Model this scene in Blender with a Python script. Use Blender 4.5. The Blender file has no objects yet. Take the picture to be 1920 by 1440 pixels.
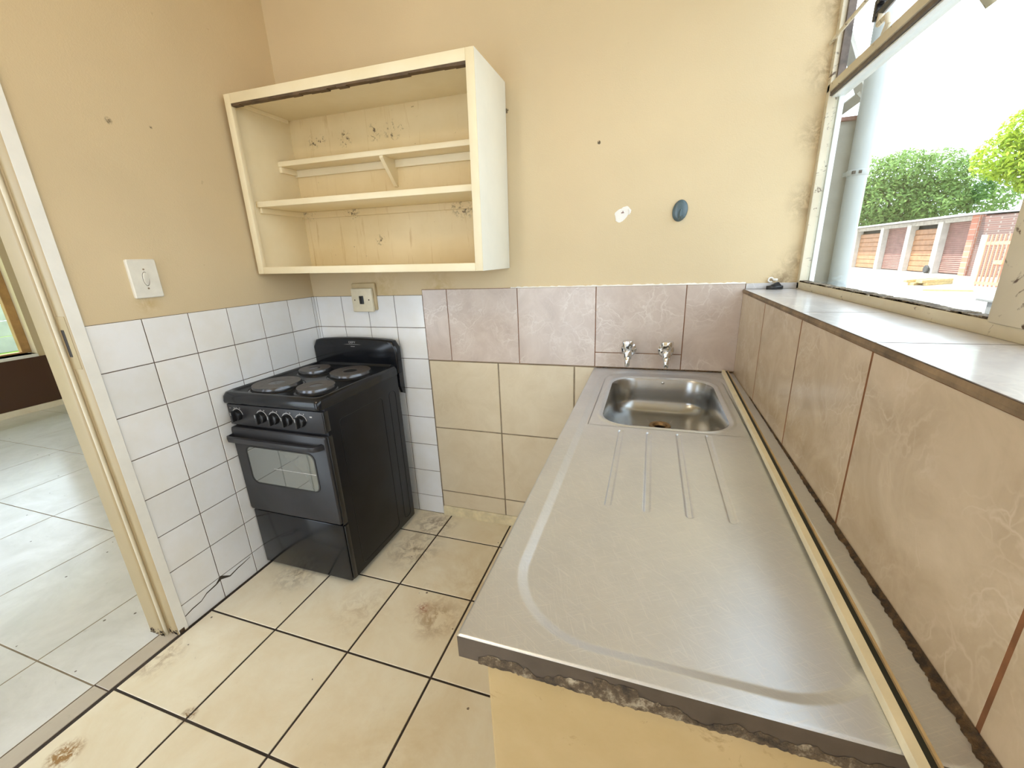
import bpy, bmesh, math, random
from mathutils import Vector, Matrix
random.seed(7)
sc = bpy.context.scene
COL = sc.collection
PI = math.pi
S3 = lambda *c: tuple(c)

# ---------------------------------------------------------------- camera
cam = bpy.data.cameras.new('camera')
cam.sensor_fit = 'HORIZONTAL'; cam.sensor_width = 36.0
cam.lens = 770.08 / 1920 * 36.0
cam.clip_start = 0.02; cam.clip_end = 300
camo = bpy.data.objects.new('camera', cam); COL.objects.link(camo)
camo.location = (1.62896, -1.70527, 1.30945)
camo.rotation_euler = (1.274262, 0.040774, 0.316885)
sc.camera = camo

# ---------------------------------------------------------------- world, sun, exposure
w = bpy.data.worlds.new('overcast_sky'); sc.world = w; w.use_nodes = True
wn = w.node_tree; wn.nodes.clear()
wo = wn.nodes.new('ShaderNodeOutputWorld'); wb = wn.nodes.new('ShaderNodeBackground')
tc = wn.nodes.new('ShaderNodeTexCoord'); nz = wn.nodes.new('ShaderNodeTexNoise'); rp = wn.nodes.new('ShaderNodeValToRGB')
nz.inputs['Scale'].default_value = 2.2; nz.inputs['Detail'].default_value = 5
rp.color_ramp.elements[0].position = .3; rp.color_ramp.elements[0].color = (.72, .85, 1.0, 1)
rp.color_ramp.elements[1].position = .7; rp.color_ramp.elements[1].color = (.85, .935, 1.0, 1)
wn.links.new(tc.outputs['Generated'], nz.inputs['Vector']); wn.links.new(nz.outputs['Fac'], rp.inputs['Fac'])
wn.links.new(rp.outputs['Color'], wb.inputs['Color']); wn.links.new(wb.outputs['Background'], wo.inputs['Surface'])
wb.inputs['Strength'].default_value = 4.4

sun = bpy.data.lights.new('sun', 'SUN'); sun.energy = 12; sun.angle = math.radians(2); sun.color = (1, .94, .84)
suno = bpy.data.objects.new('sun', sun); COL.objects.link(suno)
suno.rotation_euler = Vector((.55, -.12, -.95)).to_track_quat('-Z', 'Y').to_euler()

sc.view_settings.view_transform = 'Standard'; sc.view_settings.look = 'None'
sc.view_settings.gamma = 1; sc.view_settings.use_curve_mapping = False
sc.view_settings.exposure = 0.08
sc.cycles.max_bounces = 14; sc.cycles.diffuse_bounces = 8; sc.cycles.glossy_bounces = 6; sc.cycles.transparent_max_bounces = 12

# ---------------------------------------------------------------- mesh builder
class MB:
    def __init__(s): s.v = []; s.f = []; s.m = []
    def add(s, vs, fs, mi=0):
        k = len(s.v); s.v += [tuple(p) for p in vs]
        for f in fs: s.f.append(tuple(i + k for i in f)); s.m.append(mi)
        return s
    def bm(s, b, mi=0):
        b.verts.ensure_lookup_table(); b.verts.index_update()
        s.add([v.co.copy() for v in b.verts], [[v.index for v in f.verts] for f in b.faces], mi); b.free(); return s
    def box(s, x0, x1, y0, y1, z0, z1, bev=0, mi=0, seg=2):
        x0, x1 = sorted((x0, x1)); y0, y1 = sorted((y0, y1)); z0, z1 = sorted((z0, z1))
        b = bmesh.new(); bmesh.ops.create_cube(b, size=1)
        bmesh.ops.scale(b, vec=(x1 - x0, y1 - y0, z1 - z0), verts=b.verts)
        bmesh.ops.translate(b, vec=((x0 + x1) / 2, (y0 + y1) / 2, (z0 + z1) / 2), verts=b.verts)
        if bev: bmesh.ops.bevel(b, geom=b.edges[:], offset=bev, segments=seg, profile=.5, affect='EDGES')
        return s.bm(b, mi)
    def loft(s, rings, cap0=True, cap1=True, closed=True, mi=0):
        n = len(rings[0]); vs = [p for r in rings for p in r]; fs = []
        for i in range(len(rings) - 1):
            for j in range(n if closed else n - 1):
                k = (j + 1) % n
                fs.append((i * n + j, i * n + k, (i + 1) * n + k, (i + 1) * n + j))
        if cap0: fs.append(tuple(reversed(range(n))))
        if cap1: fs.append(tuple(range((len(rings) - 1) * n, len(rings) * n)))
        return s.add(vs, fs, mi)
    def tube(s, path, r, n=12, mi=0):
        P = [Vector(p) for p in path]; rs = r if isinstance(r, (list, tuple)) else [r] * len(P)
        rings = []; up = None
        for i, p in enumerate(P):
            t = (P[min(i + 1, len(P) - 1)] - P[max(i - 1, 0)]).normalized()
            if up is None:
                up = Vector((0, 0, 1)) if abs(t.z) < .9 else Vector((1, 0, 0))
            a = t.cross(up).normalized(); b = a.cross(t).normalized(); up = b
            rings.append([p + (a * math.cos(2 * PI * k / n) + b * math.sin(2 * PI * k / n)) * rs[i] for k in range(n)])
        return s.loft(rings, mi=mi)
    def lathe(s, prof, c, ax='z', n=32, mi=0, caps=True):
        rings = []
        for r, h in prof:
            ring = []
            for k in range(n):
                a = 2 * PI * k / n; u, v = r * math.cos(a), r * math.sin(a)
                ring.append({'z': (c[0] + u, c[1] + v, c[2] + h), 'y': (c[0] + u, c[1] + h, c[2] - v), 'x': (c[0] + h, c[1] + u, c[2] + v)}[ax])
            rings.append(ring)
        return s.loft(rings, caps, caps, mi=mi)
    def prism(s, poly, ax, a, b, mi=0):
        def q(u, v, w): return {'x': (w, u, v), 'y': (u, w, v), 'z': (u, v, w)}[ax]
        return s.loft([[q(u, v, a) for u, v in poly], [q(u, v, b) for u, v in poly]], mi=mi)
    def quad(s, a, b, c, d, mi=0): return s.add([a, b, c, d], [(0, 1, 2, 3)], mi)

BASE = {}
def base_of(o):
    v = Vector((0, 0, 0))
    while o is not None: v += o.location; o = o.parent
    return v
def obj(name, mb, mats, parent=None, smooth=35, at=None, fix=True):
    """link ONE mesh object; vertices are given in world space and stored relative to the parent chain"""
    me = bpy.data.meshes.new(name)
    off = base_of(parent) if parent is not None else Vector((0, 0, 0))
    if at is not None: loc = Vector(at) - off; off = Vector(at)
    else: loc = Vector((0, 0, 0))
    me.from_pydata([tuple(Vector(p) - off) for p in mb.v], [], mb.f)
    for m in (mats if isinstance(mats, (list, tuple)) else [mats]): me.materials.append(m)
    me.polygons.foreach_set('material_index', mb.m)
    b = bmesh.new(); b.from_mesh(me)
    if fix: bmesh.ops.recalc_face_normals(b, faces=b.faces)
    if smooth:
        th = math.radians(smooth)
        for e in b.edges:
            e.smooth = len(e.link_faces) == 2 and e.calc_face_angle(0) < th
        for f in b.faces: f.smooth = True
    b.to_mesh(me); b.free()
    o = bpy.data.objects.new(name, me); COL.objects.link(o); o.location = loc
    if parent is not None: o.parent = parent
    return o
def thing(name, label, cat, loc, group=None):
    o = bpy.data.objects.new(name, None); COL.objects.link(o); o.location = loc; o.empty_display_size = .05
    return tag(o, label, cat, group)
def tag(o, label, cat, group=None, kind=None):
    o['label'] = label; o['category'] = cat
    if group: o['group'] = group
    if kind: o['kind'] = kind
    return o
def struct(name, mb, mats, label=None, smooth=0, parent=None, fix=True):
    o = obj(name, mb, mats, parent, smooth, fix=fix)
    if parent is None:
        o['kind'] = 'structure'
        if label: o['label'] = label
    return o
def rrect(x0, x1, y0, y1, r, n=8):
    pts = []
    for cx, cy, a0 in ((x1 - r, y1 - r, 0), (x0 + r, y1 - r, PI / 2), (x0 + r, y0 + r, PI), (x1 - r, y0 + r, 1.5 * PI)):
        for k in range(n + 1):
            a = a0 + PI / 2 * k / n; pts.append((cx + r * math.cos(a), cy + r * math.sin(a)))
    return pts

# ---------------------------------------------------------------- materials
class NT:
    def __init__(s, name):
        s.m = bpy.data.materials.new(name); s.m.use_nodes = True; s.t = s.m.node_tree; s.t.nodes.clear()
        s.out = s.n('ShaderNodeOutputMaterial'); s.b = s.n('ShaderNodeBsdfPrincipled'); s.l(s.b.outputs[0], s.out.inputs[0])
    def n(s, t, **k):
        x = s.t.nodes.new(t)
        for a, v in k.items(): setattr(x, a, v)
        return x
    def l(s, a, b): s.t.links.new(a, b)
    def coord(s, scale=(1, 1, 1), rot=(0, 0, 0), island=False):
        c = s.n('ShaderNodeTexCoord'); mp = s.n('ShaderNodeMapping')
        mp.inputs['Scale'].default_value = scale; mp.inputs['Rotation'].default_value = rot
        s.l(c.outputs['Object'], mp.inputs['Vector'])
        if island:
            g = s.n('ShaderNodeNewGeometry'); mu = s.n('ShaderNodeMath', operation='MULTIPLY'); mu.inputs[1].default_value = 37.
            s.l(g.outputs['Random Per Island'], mu.inputs[0]); ad = s.n('ShaderNodeVectorMath', operation='ADD')
            s.l(mp.outputs[0], ad.inputs[0]); s.l(mu.outputs[0], ad.inputs[1]); return ad.outputs[0]
        return mp.outputs[0]
    def noise(s, vec, scale, detail=4, rough=.5, dist=0):
        x = s.n('ShaderNodeTexNoise'); x.inputs['Scale'].default_value = scale; x.inputs['Detail'].default_value = detail
        x.inputs['Roughness'].default_value = rough; x.inputs['Distortion'].default_value = dist; s.l(vec, x.inputs['Vector']); return x.outputs['Fac']
    def ramp(s, fac, stops):
        r = s.n('ShaderNodeValToRGB'); e = r.color_ramp.elements
        while len(e) < len(stops): e.new(.5)
        for i, (p, c) in enumerate(stops):
            e[i].position = p; e[i].color = (*c, 1) if isinstance(c, tuple) else (c, c, c, 1)
        s.l(fac, r.inputs[0]); return r.outputs[0]
    def mix(s, fac, a, b, mode='MIX'):
        x = s.n('ShaderNodeMix', data_type='RGBA', blend_type=mode)
        for i, v in ((0, fac), (6, a), (7, b)):
            if isinstance(v, (int, float)): x.inputs[i].default_value = v
            elif isinstance(v, tuple): x.inputs[i].default_value = (*v, 1)
            else: s.l(v, x.inputs[i])
        return x.outputs[2]
    def math(s, op, a, b=None, clamp=False):
        x = s.n('ShaderNodeMath', operation=op, use_clamp=clamp)
        for i, v in ((0, a), (1, b)):
            if v is None: continue
            if isinstance(v, (int, float)): x.inputs[i].default_value = v
            else: s.l(v, x.inputs[i])
        return x.outputs[0]
    def set(s, **k):
        for a, v in k.items():
            i = s.b.inputs[a.replace('_', ' ')]
            if isinstance(v, tuple): i.default_value = (*v, 1) if len(v) == 3 else v
            elif isinstance(v, (int, float)): i.default_value = v
            else: s.l(v, i)
        return s
    def bump(s, h, strength, dist=.01):
        x = s.n('ShaderNodeBump'); x.inputs['Strength'].default_value = strength; x.inputs['Distance'].default_value = dist
        s.l(h, x.inputs['Height']); s.l(x.outputs[0], s.b.inputs['Normal']); return s

def plain(name, c, rough=.5, metal=0, var=.08, scale=8, bump=0, bscale=60, spec=.5, coat=0):
    t = NT(name); v = t.coord()
    f = t.noise(v, scale, 5, .6)
    dark = tuple(x * (1 - var) for x in c); lite = tuple(min(1, x * (1 + var)) for x in c)
    t.set(Base_Color=t.ramp(f, [(.3, dark), (.7, lite)]), Roughness=rough, Metallic=metal, Specular_IOR_Level=spec)
    if coat: t.set(Coat_Weight=coat, Coat_Roughness=.08)
    if bump: t.bump(t.noise(v, bscale, 4, .6), bump, .004)
    return t.m

PAINT = (.63, .51, .325)
def m_wall(name, c=PAINT, spots=()):
    t = NT(name); v = t.coord()
    big = t.noise(v, 1.6, 4, .55); mid = t.noise(v, 9, 5, .6, .6)
    col = t.ramp(big, [(.3, tuple(x * .94 for x in c)), (.7, tuple(x * 1.04 for x in c))])
    marks = t.ramp(t.noise(v, 26, 2, .5, .3), [(.765, 0.), (.80, 1.)])
    col = t.mix(t.math('MULTIPLY', marks, .35), col, (.36, .27, .15))
    pos = t.n('ShaderNodeTexCoord')
    for (p, r, amt, sc_, cc) in spots:
        s_ = t.n('ShaderNodeVectorMath', operation='DISTANCE'); t.l(pos.outputs['Object'], s_.inputs[0]); s_.inputs[1].default_value = p
        k = t.math('SUBTRACT', 1., t.math('DIVIDE', s_.outputs['Value'], r), True)
        k = t.math('MULTIPLY', t.math('MULTIPLY', k, t.ramp(t.noise(v, sc_, 5, .7, .5), [(.38, 0.), (.58, 1.)])), amt, True)
        col = t.mix(k, col, cc)
    t.set(Base_Color=col, Roughness=.62, Specular_IOR_Level=.3)
    h = t.math('ADD', t.math('MULTIPLY', mid, .8), t.math('MULTIPLY', t.noise(v, 220, 3, .6), .35))
    t.bump(h, .35, .004)
    return t.m
M = {}
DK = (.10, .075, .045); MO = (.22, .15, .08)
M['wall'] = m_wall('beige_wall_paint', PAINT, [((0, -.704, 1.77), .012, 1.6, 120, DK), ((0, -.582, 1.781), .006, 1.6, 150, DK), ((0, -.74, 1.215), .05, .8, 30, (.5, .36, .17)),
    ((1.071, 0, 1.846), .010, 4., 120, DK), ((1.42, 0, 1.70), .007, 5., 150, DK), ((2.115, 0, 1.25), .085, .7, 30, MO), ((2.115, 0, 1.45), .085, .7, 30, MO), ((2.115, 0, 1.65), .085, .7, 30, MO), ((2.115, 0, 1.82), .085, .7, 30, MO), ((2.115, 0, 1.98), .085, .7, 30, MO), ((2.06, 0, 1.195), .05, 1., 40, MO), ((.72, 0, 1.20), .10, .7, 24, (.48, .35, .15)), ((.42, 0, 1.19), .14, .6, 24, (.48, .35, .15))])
M['ceiling'] = plain('ceiling_paint', (.72, .61, .42), .8, var=.03)
M['frame_paint'] = plain('cream_door_frame_gloss', (.39, .30, .165), .38, var=.05, scale=5, bump=.06, bscale=35)
M['frame_white'] = plain('white_door_frame_gloss', (.80, .79, .74), .36, var=.04, scale=12, bump=.08, bscale=60)
M['frame_bead'] = plain('cream_door_stop_gloss', (.60, .54, .40), .36, var=.05, scale=12)
M['win_paint'] = None
t = NT('flaking_window_paint'); v = t.coord()
fl = t.ramp(t.noise(v, 28, 6, .7, .8), [(.60, 0.), (.66, 1.)])
c = t.ramp(t.noise(v, 7, 4), [(.3, (.56, .50, .38)), (.7, (.68, .63, .50))])
t.set(Base_Color=t.mix(fl, c, (.10, .06, .035)), Roughness=.5); t.bump(fl, -.5, .003); M['win_paint'] = t.m
M['win_white'] = plain('daylit_outer_window_paint', (.80, .84, .85), .4, var=.06, scale=30)  # bluish white puts daylight on the outer frame edge into the colour
M['win_dark'] = plain('dark_steel_reveal', (.10, .075, .06), .5, var=.4, scale=40)

def m_whitetile():
    t = NT('white_glazed_tile'); v = t.coord(); g = t.n('ShaderNodeNewGeometry')
    c = t.ramp(g.outputs['Random Per Island'], [(0., (.76, .775, .80)), (1., (.83, .84, .86))])
    d = t.ramp(t.noise(v, 5, 5, .6), [(.35, (.95, .93, .88)), (.6, (1., 1., 1.))])
    t.set(Base_Color=t.mix(1., c, d, 'MULTIPLY'), Roughness=.13, Specular_IOR_Level=.5)
    t.bump(t.noise(v, 70, 2, .5), .05, .003); return t.m
M['white_tile'] = m_whitetile()
M['grout'] = plain('brown_grout', (.10, .07, .052), .85, var=.35, scale=30)
M['grout_dark'] = plain('black_floor_grout', (.035, .024, .018), .8, var=.5, scale=14)
M['grout_rust'] = plain('rusty_grout', (.20, .085, .035), .85, var=.4, scale=16)
M['grout_grey'] = plain('grey_brown_grout', (.24, .19, .13), .85, var=.3, scale=18)

def m_marble(name, c0, c1, vein, rough=.22, s=1., amt=.75):
    t = NT(name); v = t.coord((s, s, s), (.3, .2, .5), island=True)
    n1 = t.noise(v, 7, 6, .65, .8)
    dv = t.n('ShaderNodeVectorMath', operation='ADD'); nn = t.n('ShaderNodeTexNoise'); nn.inputs['Scale'].default_value = 6; nn.inputs['Detail'].default_value = 5
    t.l(v, nn.inputs['Vector']); sc2 = t.n('ShaderNodeVectorMath', operation='SCALE'); sc2.inputs['Scale'].default_value = .28
    t.l(nn.outputs['Color'], sc2.inputs[0]); t.l(v, dv.inputs[0]); t.l(sc2.outputs[0], dv.inputs[1])
    def veins(scale, wd):
        vo = t.n('ShaderNodeTexVoronoi', feature='DISTANCE_TO_EDGE'); vo.inputs['Scale'].default_value = scale
        t.l(dv.outputs[0], vo.inputs['Vector'])
        k = t.ramp(vo.outputs['Distance'], [(0., 1.), (wd, 0.)])
        return t.math('MULTIPLY', k, t.ramp(t.noise(v, 9, 3), [(.42, 0.), (.62, 1.)]))
    vv = t.math('MAXIMUM', veins(9, .035), t.math('MULTIPLY', veins(23, .08), .5))
    c = t.ramp(n1, [(.3, c0), (.7, c1)])
    t.set(Base_Color=t.mix(t.math('MULTIPLY', vv, amt), c, vein), Roughness=rough)
    t.bump(n1, .03, .003); return t.m
M['pink_tile'] = m_marble('pinkish_marbled_tile', (.47, .385, .335), (.60, .515, .46), (.68, .62, .57))
M['beige_tile'] = m_marble('beige_marbled_tile', (.455, .365, .265), (.60, .50, .385), (.66, .57, .47), .25, 1.1, .55)
M['cream_tile'] = m_marble('cream_wall_tile', (.60, .51, .36), (.68, .60, .45), (.66, .58, .43), .3)
M['sill_tile'] = m_marble('pale_sill_tile', (.50, .485, .49), (.60, .59, .60), (.66, .64, .63), .2)

def m_floor(name, c0, c1, rough, spots=(), gloss_bump=.04):
    t = NT(name); v = t.coord((1, 1, 1), (0, 0, 0)); g = t.n('ShaderNodeNewGeometry')
    a = t.noise(v, 4.2, 7, .68, .5); b = t.noise(v, 22, 5, .7, .4)
    c = t.ramp(a, [(.32, c0), (.66, c1)])
    speck = t.ramp(b, [(.64, 0.), (.72, 1.)])
    c = t.mix(t.math('MULTIPLY', speck, .28), c, tuple(x * .55 for x in c0))
    vd = t.n('ShaderNodeTexVoronoi'); vd.inputs['Scale'].default_value = 11; t.l(v, vd.inputs['Vector'])
    sx_ = t.n('ShaderNodeSeparateColor'); t.l(vd.outputs['Color'], sx_.inputs[0])
    dots = t.math('MULTIPLY', t.math('LESS_THAN', t.math('ADD', vd.outputs['Distance'], t.math('MULTIPLY', t.noise(v, 300, 2), .03)), .066), t.math('GREATER_THAN', sx_.outputs[0], .5))
    c = t.mix(t.math('MULTIPLY', dots, .85), c, (.07, .045, .03))
    pos = t.n('ShaderNodeTexCoord')
    for (x, y, r, amt, sc_, colr) in spots:
        s_ = t.n('ShaderNodeVectorMath', operation='DISTANCE'); t.l(pos.outputs['Object'], s_.inputs[0]); s_.inputs[1].default_value = (x, y, 0)
        nn = t.noise(v, sc_, 5, .75, .6)
        k = t.math('SUBTRACT', 1., t.math('DIVIDE', s_.outputs['Value'], r), True)
        k = t.math('MULTIPLY', t.math('MULTIPLY', k, t.ramp(nn, [(.42, 0.), (.60, 1.)])), amt, True)
        c = t.mix(k, c, colr)
    t.set(Base_Color=c, Roughness=t.ramp(a, [(.3, rough + .12), (.7, rough)]))
    t.bump(t.math('ADD', a, t.math('MULTIPLY', b, .4)), gloss_bump * 4, .004); return t.m
BR = (.27, .16, .07)
M['floor_tile'] = m_floor('cream_floor_tile', (.74, .64, .46), (.83, .77, .62), .34,
    [(.905, -.625, .125, .95, 15, (.34, .21, .09)), (.84, -.60, .035, 1.3, 70, (.30, .09, .04)), (.60, -.67, .15, .45, 20, (.42, .30, .16)), (.20, -.585, .13, .7, 28, (.25, .19, .12)), (.10, -1.345, .05, 2.4, 40, (.33, .18, .06)), (.34, -1.165, .03, 2.0, 60, BR),
     (.62, -.30, .16, .8, 20, (.25, .18, .11)), (.62, -.10, .14, .9, 20, (.22, .15, .09)), (.03, -1.05, .10, .8, 24, BR), (1.02, -.45, .32, .5, 5, (.50, .34, .14)), (1.05, -1.15, .35, .35, 5, (.55, .40, .18))])  # broad spots put the warm bounced light near the sink into the colour
M['floor_pale'] = m_floor('pale_polished_floor_tile', (.60, .60, .59), (.74, .74, .74), .14, gloss_bump=.01)
M['threshold'] = m_floor('beige_threshold_tile', (.44, .38, .30), (.52, .46, .38), .35)
M['cab'] = None
t = NT('cream_cabinet_paint'); v = t.coord()
c = t.ramp(t.noise(v, 4, 5, .6), [(.3, (.76, .66, .44)), (.7, (.83, .75, .55))])
d = t.ramp(t.noise(v, 30, 4, .7, .6), [(.70, 0.), (.78, 1.)])
c = t.mix(t.math('MULTIPLY', d, .5), c, (.42, .26, .10))
t.set(Base_Color=c, Roughness=.42); t.bump(t.noise(v, 40, 4), .08, .004); M['cab'] = t.m
CAB_SPOTS = [(.135, .554, .035), (.18, .555, .03), (.305, .55, .04), (.46, .561, .04), (.545, .56, .045), (.585, .56, .02), (.06, .285, .06), (.43, .13, .03), (.30, .262, .05), (.85, .262, .07)]
t = NT('stained_cabinet_back_paint'); v = t.coord()
c = t.ramp(t.noise(v, 3, 5, .6), [(.3, (.66, .52, .28)), (.7, (.75, .62, .38))])
st = t.noise(t.coord((16, 1, 1.2)), 2.4, 5, .7, .5)
c = t.mix(t.math('MULTIPLY', t.ramp(st, [(.58, 0.), (.70, 1.)]), .5), c, (.45, .27, .09))
pos = t.n('ShaderNodeTexCoord')
for (x_, z_, r_) in CAB_SPOTS:
    s_ = t.n('ShaderNodeVectorMath', operation='DISTANCE'); t.l(pos.outputs['Object'], s_.inputs[0]); s_.inputs[1].default_value = (x_, -.006, z_); sq_ = t.n('ShaderNodeMapping'); sq_.inputs['Scale'].default_value = (1, 1, 1)
    k = t.math('SUBTRACT', 1., t.math('DIVIDE', s_.outputs['Value'], r_), True)
    c = t.mix(t.math('MULTIPLY', t.math('MULTIPLY', k, t.ramp(t.noise(v, 70, 5, .7, .6), [(.53, 0.), (.60, 1.)])), 1.6, True), c, (.13, .09, .05))
sp = t.ramp(t.noise(t.coord((1, 1, 1.5)), 34, 4, .6, .5), [(.71, 0.), (.76, 1.)])
c = t.mix(t.math('MULTIPLY', sp, .7), c, (.12, .075, .03))
t.set(Base_Color=c, Roughness=.5); M['cab_back'] = t.m
M['cab_window_lit'] = plain('window_lit_cabinet_side', (.84, .82, .72), .4, var=.03)  # whiter than the cream paint: window light put into the colour
M['track'] = plain('dark_sliding_door_track', (.10, .06, .03), .6, var=.4, scale=25)
M['switch'] = plain('white_switch_plastic', (.72, .70, .63), .35, var=.05, scale=30)
M['switch_cream'] = plain('yellowed_switch_plate', (.72, .66, .50), .35, var=.06, scale=30)
M['box_paint'] = plain('painted_over_switch_box', (.55, .44, .26), .5, var=.06, scale=20)
M['black'] = plain('black_plastic', (.012, .012, .013), .28, var=.3, scale=30)
M['enamel'] = plain('black_stove_enamel', (.008, .009, .012), .16, spec=.4, var=.3, scale=12, bump=.02, bscale=40)
M['enamel_side'] = plain('black_stove_side_panel', (.006, .0065, .009), .36, spec=.3, var=.4, scale=9, bump=.03, bscale=60)
M['panel'] = plain('dark_grey_control_panel', (.022, .022, .026), .34, spec=.4, var=.2, scale=12)
M['mark'] = plain('pale_grey_print', (.40, .40, .40), .5, var=.02)
M['plate_iron'] = plain('worn_cast_iron', (.075, .066, .062), .42, var=.35, scale=40, bump=.05, bscale=80)
M['plate_rim'] = plain('hotplate_steel_ring', (.10, .10, .105), .22, metal=.8, var=.2)
t = NT('oven_door_glass'); v = t.coord()
t.set(Base_Color=t.ramp(t.noise(v, 5, 2), [(.3, (.10, .115, .11)), (.7, (.115, .13, .12))]), Roughness=.05, Specular_IOR_Level=1., Coat_Weight=1., Coat_Roughness=.02, Coat_IOR=2.2); M['oven_glass'] = t.m
M['chrome'] = plain('tap_chrome', (.78, .78, .78), .07, metal=1, var=.02)
def m_steel(name, base, r0, r1):
    t = NT(name)
    def streak(rot, fx, fy, lo, hi):
        v1 = t.coord((1, 1, 1), (0, 0, rot)); m2 = t.n('ShaderNodeMapping'); m2.inputs['Scale'].default_value = (fx, fy, 1); t.l(v1, m2.inputs['Vector'])
        wv = t.n('ShaderNodeVectorMath', operation='ADD'); t.l(m2.outputs[0], wv.inputs[0])
        nn = t.n('ShaderNodeTexNoise'); nn.inputs['Scale'].default_value = 14; t.l(t.coord(), nn.inputs['Vector']); t.l(nn.outputs['Color'], wv.inputs[1])
        return t.ramp(t.noise(wv.outputs[0], 1., 2, .6), [(lo, 0.), (hi, 1.)])
    s_ = t.math('MAXIMUM', streak(.55, 30, 760, .56, .70), t.math('MAXIMUM', streak(-.5, 34, 700, .56, .71), streak(1.2, 26, 640, .58, .72)))
    big = t.noise(t.coord(), 5, 5, .6)
    c = t.ramp(big, [(.3, tuple(x * .88 for x in base)), (.7, base)])
    c = t.mix(t.math('MULTIPLY', s_, .55), c, (.80, .81, .83))
    t.set(Base_Color=c, Metallic=.84, Roughness=t.math('ADD', t.ramp(big, [(.3, r1), (.7, r0)]), t.math('MULTIPLY', s_, .12)))
    t.bump(t.math('SUBTRACT', big, t.math('MULTIPLY', s_, .10)), .035, .002); return t.m
M['steel'] = m_steel('scratched_stainless_steel', (.68, .71, .765), .29, .38)
M['steel_basin'] = plain('brushed_basin_steel', (.41, .41, .405), .27, metal=1, var=.10, scale=7, bump=.03, bscale=120)
M['steel_edge'] = plain('dull_steel_edge', (.10, .08, .065), .42, metal=.3, var=.25, scale=14)
M['sealant'] = None
t = NT('dirty_sealant'); v = t.coord()
t.set(Base_Color=t.ramp(t.noise(v, 45, 6, .75), [(.35, (.03, .022, .016)), (.52, (.12, .085, .05)), (.66, (.42, .36, .26))]), Roughness=.8); t.bump(t.noise(v, 70, 5, .7), .8, .006); M['sealant'] = t.m
t = NT('black_mould_sealant'); v = t.coord()
t.set(Base_Color=t.ramp(t.noise(v, 40, 6, .75), [(.4, (.02, .013, .009)), (.6, (.11, .065, .03)), (.75, (.30, .20, .09))]), Roughness=.7); t.bump(t.noise(v, 70, 5, .7), .8, .006); M['mould'] = t.m
M['brass'] = plain('tarnished_drain_metal', (.30, .19, .09), .4, metal=.7, var=.4, scale=60)
M['hole'] = plain('dark_drain_hole', (.02, .012, .008), .6)
M['rail'] = plain('off_white_rail', (.76, .71, .55), .4, var=.08, scale=24)
M['rail_dark'] = plain('dark_rubber_strip', (.020, .024, .020), .6)
M['rail_tan'] = plain('tan_rail_edge', (.50, .38, .22), .5, var=.2, scale=24)
M['support'] = None
t = NT('smeared_cream_masonry_paint'); v = t.coord()
c = t.ramp(t.noise(v, 5, 6, .65), [(.3, (.46, .34, .16)), (.7, (.56, .43, .235))])
k = t.ramp(t.noise(v, 20, 5, .75, .6), [(.60, 0.), (.70, 1.)])
t.set(Base_Color=t.mix(t.math('MULTIPLY', k, .55), c, (.25, .15, .05)), Roughness=.5); t.bump(t.noise(v, 25, 4), .12, .005); M['support'] = t.m
M['sill_edge'] = plain('brown_sill_edge', (.20, .14, .085), .55, var=.45, scale=20, bump=.2, bscale=50)
M['skirting'] = plain('painted_skirting', (.66, .58, .38), .5, var=.2, scale=18, bump=.2, bscale=40)
M['hook'] = plain('blue_grey_plastic', (.075, .115, .135), .25, var=.08)
M['filler'] = plain('white_filler', (.80, .78, .74), .7, var=.04, bump=.2, bscale=80)
M['crack'] = plain('dark_crack', (.05, .04, .03), .9)
t = NT('window_glass'); t.t.nodes.remove(t.b)
tr = t.n('ShaderNodeBsdfTransparent'); tr.inputs[0].default_value = (.95, .97, .97, 1); gl = t.n('ShaderNodeBsdfGlossy'); gl.inputs['Roughness'].default_value = .02
lw_ = t.n('ShaderNodeLayerWeight'); lw_.inputs[0].default_value = .5; fr = t.math('ADD', t.math('MULTIPLY', t.math('POWER', lw_.outputs['Facing'], 5.), .5), .03); mx = t.n('ShaderNodeMixShader')
t.l(fr, mx.inputs[0]); t.l(tr.outputs[0], mx.inputs[1]); t.l(gl.outputs[0], mx.inputs[2]); t.l(mx.outputs[0], t.out.inputs[0]); M['glass'] = t.m
M['grey_plaster'] = plain('grey_exterior_plaster', (.30, .29, .25), .85, var=.12, scale=10, bump=.2, bscale=90)
M['bin'] = plain('dark_grey_concrete', (.13, .13, .125), .9, var=.2, scale=6)
M['red_sill'] = plain('red_brown_sill', (.20, .085, .07), .6, var=.3, scale=30)
M['pipe'] = plain('pale_grey_pipe_paint', (.36, .39, .39), .4, var=.05)
M['concrete'] = plain('pale_yard_concrete', (.32, .31, .29), .9, var=.18, scale=1.2)
M['lawn'] = plain('lawn_green', (.22, .36, .05), .9, var=.35, scale=6)
def m_brick(name, c1, c2, mortar, sc_=1., rough=.8, rot=(0, 0, 0), bw=.23, rh=.085):
    t = NT(name); v = t.coord((1, 1, 1), rot); b = t.n('ShaderNodeTexBrick'); t.l(v, b.inputs['Vector'])
    b.inputs['Color1'].default_value = (*c1, 1); b.inputs['Color2'].default_value = (*c2, 1); b.inputs['Mortar'].default_value = (*mortar, 1)
    b.inputs['Scale'].default_value = sc_; b.inputs['Brick Width'].default_value = bw; b.inputs['Row Height'].default_value = rh; b.inputs['Mortar Size'].default_value = .008
    t.set(Base_Color=b.outputs['Color'], Roughness=rough); t.bump(b.outputs['Fac'], -.4, .006); return t.m
M['brick_dark'] = m_brick('dark_brown_face_brick', (.055, .026, .016), (.075, .034, .02), (.035, .022, .015), 1., .28, (PI / 2, 0, PI / 2), .9, .24)
M['brick_red'] = m_brick('red_face_brick', (.40, .15, .10), (.48, .20, .13), (.50, .44, .38), 1., .8, (PI / 2, 0, PI / 2))
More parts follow.
